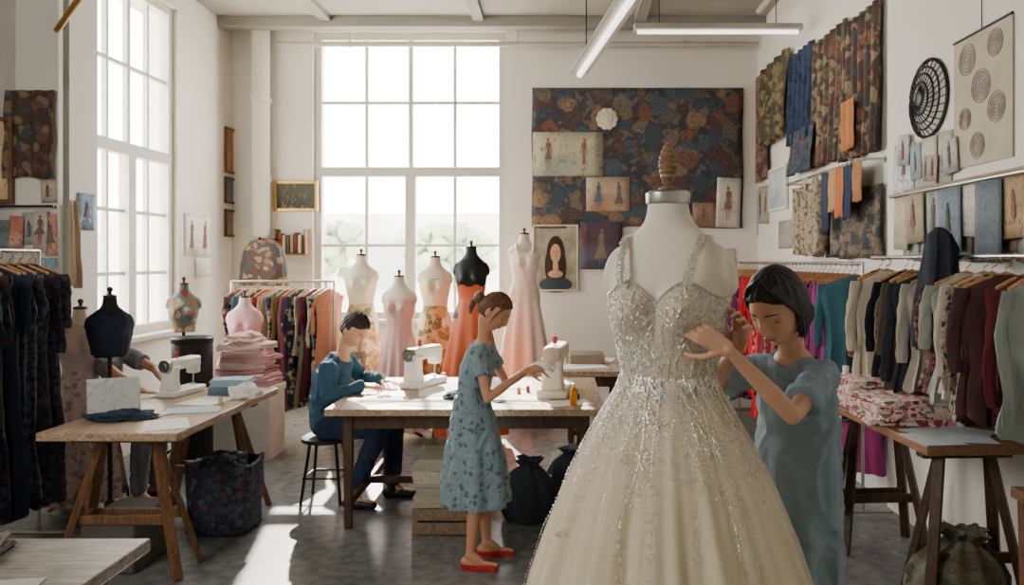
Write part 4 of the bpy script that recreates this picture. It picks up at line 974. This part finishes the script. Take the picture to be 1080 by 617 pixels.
paper((-2.2,4.55,TL),.3,.2,.3,mat('#b8c8d0','ink',('#8a9aa0','#a8b8c0'),scale=12),'pale blue printed pattern sheet'); paper((-2.25,4.85,TL),.25,.3,-.2); paper((-2.15,4.15,TL),.22,.3,.5)
e=MB(); e.box((0,0,.11),(.26,.004,.22),Matrix.Rotation(.25,4,'X')); e.box((.02,.05,.1),(.24,.004,.2),Matrix.Rotation(-.25,4,'X'))
e.obj('folded_card',mat('#dfe2e0','ink',('#9aa8b0','#c8d0d0'),scale=8),loc=(-2.6,4.42,TL),rz=.5,label='white folded pattern card standing on the table',cat='card',smooth=False)
TC=.781
crumple((-.62,5.05,TC),(.14,.08,.05),mat('#243640'),'dark teal crumpled cloth on the long table',seed=5)
for x,y,w,d,r in ((-1.28,5.5,.22,.3,.1),(-.8,5.4,.4,.5,.2),(-.2,5.0,.25,.3,-.3),(.05,4.9,.3,.2,.3),(-.45,5.6,.5,.35,.1),(-1.15,5.0,.3,.2,.5),(-.85,4.9,.3,.22,-.2)): paper((x,y,TC),w,d,r)
def bottle(loc,m,h=.12,r=.025,label='small amber glue bottle'):
    e=thing('bottle',loc,label,'bottle'); MB().lathe([(r*.9,0),(r,.005),(r,h*.7),(r*.5,h*.8),(r*.45,h*.85)]).obj('body',m,parent=e); MB().lathe([(r*.55,h*.84),(r*.55,h*.98),(r*.4,h)]).obj('cap',M_white,parent=e)
bottle((.09,4.83,TC),mat('#d28a1c',rough=.2),.14,.024)
def scissors(loc,rz):
    e=thing('scissors',loc,'metal tailor scissors with black handles','scissors',rz)
    for s in (-1,1):
        MB().loft([[V((x,s*y*k+s*.002*(1-k),z)) for x,y in ((0,.004),(.11,.0),(.11,.001),(0,.012))] for k,z in ((1,.003),(1,.006))]).obj('blade',M_metal,parent=e,smooth=False)
        MB().tube([V((-.05+.03*math.cos(k*.524),s*(.025)+.018*math.sin(k*.524),.006)) for k in range(13)],.004,6).cyl((-.02,s*.015,.006),(.0,0,.006),.004).obj('handle',M_black,parent=e)
scissors((-.35,4.95,TC),.5); scissors((-2.3,4.35,TL),1.2); scissors((-1.2,5.15,TC),2)
for i,(x,y,z,c_) in enumerate(((-.28,5.25,TC,'#a8863a'),(-.22,5.32,TC,'#7a2a30'),(.12,5.0,TC,'#2c4a6a'),(-2.1,4.7,TL,'#c9b48a'),(-.9,5.9,TC,'#4a6a4a'))):
    e=thing('thread_spool',(x,y,z),'small spool of sewing thread','thread spool')
    MB().lathe([(.016,0),(.016,.004),(.007,.006),(.007,.04),(.016,.042),(.016,.046)]).obj('core',M_hang,parent=e); MB().lathe([(.008,.006),(.013,.008),(.013,.038),(.008,.04)]).obj('thread',mat(c_),parent=e)
crumple((-.085,4.35,1.075),(.06,.04,.04),M_paper,'small white cloth held in both hands',seed=8,name='held_cloth')
MB().cyl((-1.19,5.33,.79),(-1.25,5.30,.92),.004).obj('pencil',mat('#c29a3a'),label='yellow pencil held in the hand',cat='pencil')
e=thing('wooden_crate',(-.70,4.86,0),'low slatted wooden crate under the table','crate')
b=MB()
for k in range(2):
    z=.045+k*.085
    for s in (-1,1): b.box((0,s*.17,z),(.42,.014,.07)); b.box((s*.205,0,z),(.014,.34,.07))
for sx in (-1,1):
    for sy in (-1,1): b.box((sx*.19,sy*.155,.085),(.025,.025,.17))
b.box((0,0,.012),(.4,.33,.012)); b.obj('slats',mat('#8a7358','wood',(14,2,14),scale=10,rough=.6),parent=e,smooth=False)
for k in range(4):
    folded((-.70+.008*math.sin(k*2),4.86,.172+k*.075),.40-.015*(k%2),.33,.072,mat(('#b3a58c','#a8a090','#bdb098','#a39a84')[k],'lace',('#9e9078',),scale=50,bump=.5),'folded woven beige cloth on the crate',0,'folded woven cloths on the crate','folded_cloth')
sack((-.2,5.0,0),.17,.40,mat('#2c3036'),'dark fabric sack under the table',1); sack((.1,5.45,0),.2,.36,mat('#343a42'),'charcoal fabric sack under the table',3)
# upright soft patterned fabric bin
b=MB(); rings=[]
for a,z in ((.90,0),(.97,.02),(1.0,.15),(1.03,.28),(1.02,.38),(1.05,.43),(1.0,.44),(.94,.43),(.92,.36)):
    rings.append([V((.20*a*math.copysign(abs(math.cos(q*.0982))**.55,math.cos(q*.0982))*(1+.02*math.sin(q*.6+z*9)),.18*a*math.copysign(abs(math.sin(q*.0982))**.55,math.sin(q*.0982))*(1+.02*math.sin(q*.7)),z+.012*math.sin(q*.39)*(z>.3))) for q in range(64)])
b.loft(rings); b.obj('fabric_bin',mat('#20242f','floral',('#4c5364','#5a4248','#33454f','#403a48'),scale=22),loc=(-2.12,4.82,0),label='upright soft fabric bin in dark floral print',cat='bin',jitter=.012)
crumple((-2.12,4.82,.34),(.15,.13,.12),mat('#3a3c46'),'grey cloth scraps stuffed in the fabric bin',seed=17,name='cloth_scraps')
b=MB(); b.box((0,0,.15),(.3,.4,.3)); b.obj('storage_box',mat('#55504a'),loc=(-2.45,4.3,0),label='grey storage box under the trestle table',cat='box',bevel=.015)
folded((-1.95,2.35,.7515),.34,.3,.02,mat('#2d2a2c','floral',('#6a5a50','#8a7a68'),scale=20),'folded dark printed fabric on the low table',.2); folded((-1.93,2.36,.773),.3,.26,.018,mat('#6a5c50'),'folded taupe fabric on the low table',.4); folded((-1.96,2.34,.793),.28,.24,.018,mat('#3a3434'),'folded charcoal fabric on the low table',.1)
folded((-1.90,2.08,.7515),.2,.2,.012,mat('#8a5040'),'folded rust fabric on the low table',-.3)
paper((-1.62,2.1,.7515),.24,.3,.2,mat('#a8a5a0'),'grey sheet of paper on the low table')
TR=.8565
FR=[FL_pink,mat('#dcd0ca','floral',('#a83a4c','#d89a9c'),scale=24),FL_pink,mat('#e0cfc6','floral',('#c04050','#7a8f6a','#d88a88'),scale=30)]
for j in range(5):
    folded((1.84+.015*math.sin(j*2),4.42-.01*j,TR+.034*j),.42+.03*math.sin(j*3),.28,.034,FR[j%4],'folded red and cream floral fabric',R.uniform(-.15,.15),'folded floral fabrics')
for j in range(4):
    folded((1.84+.012*math.sin(j*3),4.03,TR+.033*j),.46-.02*(j%2),.34,.033,FR[(j+1)%4],'folded red and cream floral cotton',R.uniform(-.15,.15),'folded floral fabrics')
for x,y,r in ((1.82,3.7,.3),(1.95,3.62,-.2),(2.0,3.74,.8),(1.76,3.58,.1)): paper((x,y,TR+.0025*(x-1.7)),.2,.24,r,mat('#d0d4d8','ink',('#7a8894','#b4bcc4'),scale=12),'printed pattern sheet on the side table')
bottle((1.76,4.66,TR),M_cream,.2,.035,'cream thread cone bottle on the table')
drape((1.60,4.4,.55),.3,.55,-math.pi/2,mat('#e0dad0',rough=.9),'white cloth hanging from the table edge',4,.015,name='hanging_cloth',cat='cloth')
sack((1.90,3.62,0),.21,.42,mat('#626250','paisley',('#8a7a5c','#44483e','#6a5a44','#77705a'),scale=10),'large dark olive patterned sack under the side table',7,.03)
e=thing('pedestal',(-3.0,6.2,0),'dark round storage drum on the floor','drum'); MB().lathe([(.15,0),(.155,.02),(.155,1.02),(.15,1.03)]).obj('body',M_black,parent=e); MB().lathe([(.16,1.03),(.16,1.07),(.15,1.08),(.01,1.085)]).obj('lid',M_dmetal,parent=e)
form((-3.22,6.5,0),.3,'floral covered dress form bust',mat('#6a7470','floral',('#b84840','#d8c8a8','#64808a','#b09050'),scale=14),.8,W(187,293,6.5).z-1.63*.8,z0=1.05)
p=W(278,252,8.2)
b=MB(); b.loft([[V((r*math.cos(q*.2618)*1.3*(1+.08*math.sin(q*2.1)),r*math.sin(q*.2618)*.6*(1+.2*math.sin(q*1.3)),-z)) for q in range(24)] for r,z in ((.03,0),(.10,.03),(.16,.12),(.19,.3),(.20,.5))])
b.obj('draped_fabric',FL_rust,loc=p,label='brown floral fabric draped over a hook',cat='fabric',jitter=.015)
MB().cyl((p.x,8.1,p.z+.0),(p.x,8.8,p.z+.0),.01).sph((p.x,8.1,p.z),.02,10).obj('wall_hook',M_dmetal,label='dark iron hook fixed to the wall',cat='hook')
c,w,h=backq(295,326,225,268); e=thing('wall_shelf',(c[0],YB-.08,c[2]-h/2),'small wooden wall shelf with books','shelf')
MB().box((0,0,.0),(w,.15,.02)).box((-w/2,0,h*.3),(.015,.15,h*.6)).box((w/2,0,h*.3),(.015,.15,h*.6)).obj('board',M_woodL,parent=e,smooth=False)
for i in range(6):
    hh=.2+.05*R.random(); MB().box((0,0,hh/2),(.035,.11,hh)).box((0,-.004,hh/2),(.028,.106,hh-.01)).obj('book',mat(['#8a4a30','#c8a878','#4a5a50','#a88a60','#6a3a34','#d0c0a0'][i]),loc=(c[0]-.12+i*.045,YB-.08,c[2]-h/2+.011),label='small upright book on the wall shelf',cat='book',group='books on the wall shelf',smooth=False,bevel=.003)
for x,y,w,d,h,c_,l in ((-2.70,6.62,.48,.36,.62,'#d6d0c4','white storage box below the folded pink fabrics'),(-3.2,6.95,.3,.2,.4,'#8a6a4a','cardboard box on the floor'),(1.2,7.6,.4,.35,.45,'#6a5038','brown cardboard box by the wall')):
    e=thing('storage_box',(x,y,0),l,'box'); MB().box((0,0,h/2-.02),(w,d,h-.04)).obj('body',mat(c_),parent=e,smooth=False,bevel=.006); MB().box((0,0,h-.03),(w+.02,d+.02,.06)).obj('lid',mat(c_,var=.2),parent=e,smooth=False,bevel=.006)
pk=['#d0a4a4','#dab8b2','#c48e94','#dec2b8','#ca989a','#d4aeaa','#dfc4bd']
for j in range(7):
    folded((-2.70+.02*math.sin(j*2),6.6,.622+.052*j),.45-.05*(j%2)-.012*j,.3,.052,mat(pk[j],rough=.95),'folded dusty pink fabric in a stack',R.uniform(-.16,.16),'folded pink fabrics',j=.018)
crumple((-2.72,6.55,.985),(.16,.12,.10),mat('#dab2ae',rough=.95),'loose blush tulle heaped on the folded stack',seed=41,name='heaped_tulle',cat='fabric')
paper((.2,6.6,.781),.4,.3,.2); paper((.35,7.0,.781),.3,.4,-.2)
folded((.25,6.85,.785),.3,.25,.08,mat('#8c7a66'),'folded brown fabric on the bench')
# ---------------- ceiling stuff ----------------
def tube_light(p0,p1,label,w=.14,emit=3):
    p0=V(p0);p1=V(p1); c=(p0+p1)/2; d=p1-p0; L=d.length; rz=math.atan2(d.y,d.x)
    e=thing('fluorescent_lamp',c,label,'lamp',rz)
    MB().loft([[V((x,y*q,z)) for q in (-1,1)]+[V((x,y2*q,z2)) for q in (1,-1)] for x,y,z,y2,z2 in ((-L/2,w/2,-.005,w*.3,.05),(L/2,w/2,-.005,w*.3,.05))]).obj('lamp_shade',mat('#b8b5ac',rough=.5),parent=e,smooth=False)
    MB().cyl((-L/2+.03,0,-.02),(L/2-.03,0,-.02),.018).obj('tube',mat('#fff6e6',rough=.4,bump=0,emit=emit),parent=e)
    for s in (-1,1): MB().cyl((s*L*.35,0,.05),(s*L*.35,0,ZC-c.z),.004).obj('suspension_cable',M_dmetal,parent=e)
tube_light((.13,5.05,2.95),(.39,3.2,2.95),'long white fluorescent lamp hanging on cables',.12)
tube_light((.68,6.9,3.80),(2.2,6.9,3.80),'white fluorescent lamp parallel to the back wall',.14)
def pipe(p0,p1,r,name,m,label):
    b=MB(); p0=V(p0);p1=V(p1); b.cyl(p0,p1,r)
    for t in (.15,.5,.85):
        q=p0.lerp(p1,t); b.cyl(q,(q.x,q.y,ZC),.006); b.cyl(q-(p1-p0).normalized()*.015,q+(p1-p0).normalized()*.015,r*1.25)
    b.obj(name,m,label=label,cat='pipe')
M_pipe=mat('#bdb9ae',rough=.5)
pipe((-3.2,8.62,4.16),(2.25,8.62,4.16),.03,'conduit_pipe',M_pipe,'horizontal painted pipe along the top of the wall')
pipe((-2.0,3.6,4.1),(-1.75,6.2,4.1),.035,'sprinkler_pipe',M_pipe,'long painted pipe under the ceiling')
pipe((-3.3,7.0,4.25),(2.2,7.0,4.25),.04,'sprinkler_pipe',M_pipe,'cross pipe running under the ceiling')
pipe((2.0,3.5,4.2),(2.0,7.6,4.2),.03,'sprinkler_pipe',M_pipe,'thin painted pipe beside the wall')
p=W(275,15,8.65); b=MB(); b.cyl((p.x,8.65,2.0),(p.x,8.65,4.42),.10,seg=24); b.cyl((p.x,8.65,3.5),(p.x,8.65,3.56),.115,seg=24); b.cyl((p.x,8.65,2.6),(p.x,8.65,2.66),.115,seg=24); b.sph((p.x,8.65,2.0),(.10,.10,.06),20)
b.obj('duct_pipe',M_wall2,label='thick vertical painted duct on the wall',cat='pipe')
MB().tube([(-3.42,5.26,0.9),(-3.42,5.26,4.3)],.02,8).obj('electrical_conduit',mat('#8a8880'),label='thin grey conduit on the pillar',cat='pipe')
MB().cyl(W(60,32,4.6),W(92,-14,4.3),.018).obj('curtain_rod',M_brass,label='brass rod mounted high beside the window',cat='rod')
# ---------------- light ----------------
w=bpy.data.worlds.new('World'); bpy.context.scene.world=w; w.use_nodes=True
bg=w.node_tree.nodes['Background']; bg.inputs[0].default_value=(1,.985,.95,1); bg.inputs[1].default_value=21.0
def portal(loc,rot,sx,sy):
    l=bpy.data.lights.new('window_portal','AREA'); l.shape='RECTANGLE'; l.size=sx; l.size_y=sy; l.cycles.is_portal=True
    o=bpy.data.objects.new('window_portal',l); o.location=loc; o.rotation_euler=rot; COL.objects.link(o)
portal(((wx0+wx1)/2,YB+.32,(wz0+wz1)/2),(math.radians(-90),0,0),wx1-wx0,wz1-wz0)
portal((XL-.32,(ly0+ly1)/2,(lz0+lz1)/2),(math.radians(-90),0,math.radians(90)),ly1-ly0,lz1-lz0)
def area(loc,target,sx,sy,e,c=(1,.97,.92)):
    l=bpy.data.lights.new('added_fill_light','AREA'); l.shape='RECTANGLE'; l.size=sx; l.size_y=sy; l.energy=e; l.color=c  # fill light added out of view to brighten the room, no ceiling fixture
    o=bpy.data.objects.new('added_fill_light',l); o.location=loc; o.rotation_euler=(V(target)-V(loc)).to_track_quat('-Z','Y').to_euler(); COL.objects.link(o)
area((-3.4,.4,3.0),(.4,3,1.2),1.6,1.8,115)
s=bpy.data.lights.new('sun','SUN'); s.energy=34; s.angle=.012; s.color=(1,.93,.80)
so=bpy.data.objects.new('sun',s); so.rotation_euler=V((.175,-.80,-.56)).to_track_quat('-Z','Y').to_euler(); COL.objects.link(so)
cam=bpy.data.cameras.new('camera'); cam.sensor_width=36; cam.lens=F/1080*36; cam.shift_x=-50/1080; cam.shift_y=-33.5/1080
co=bpy.data.objects.new('camera',cam); co.location=(0,0,1.7); co.rotation_euler=(math.pi/2,0,0); COL.objects.link(co)
bpy.context.scene.camera=co
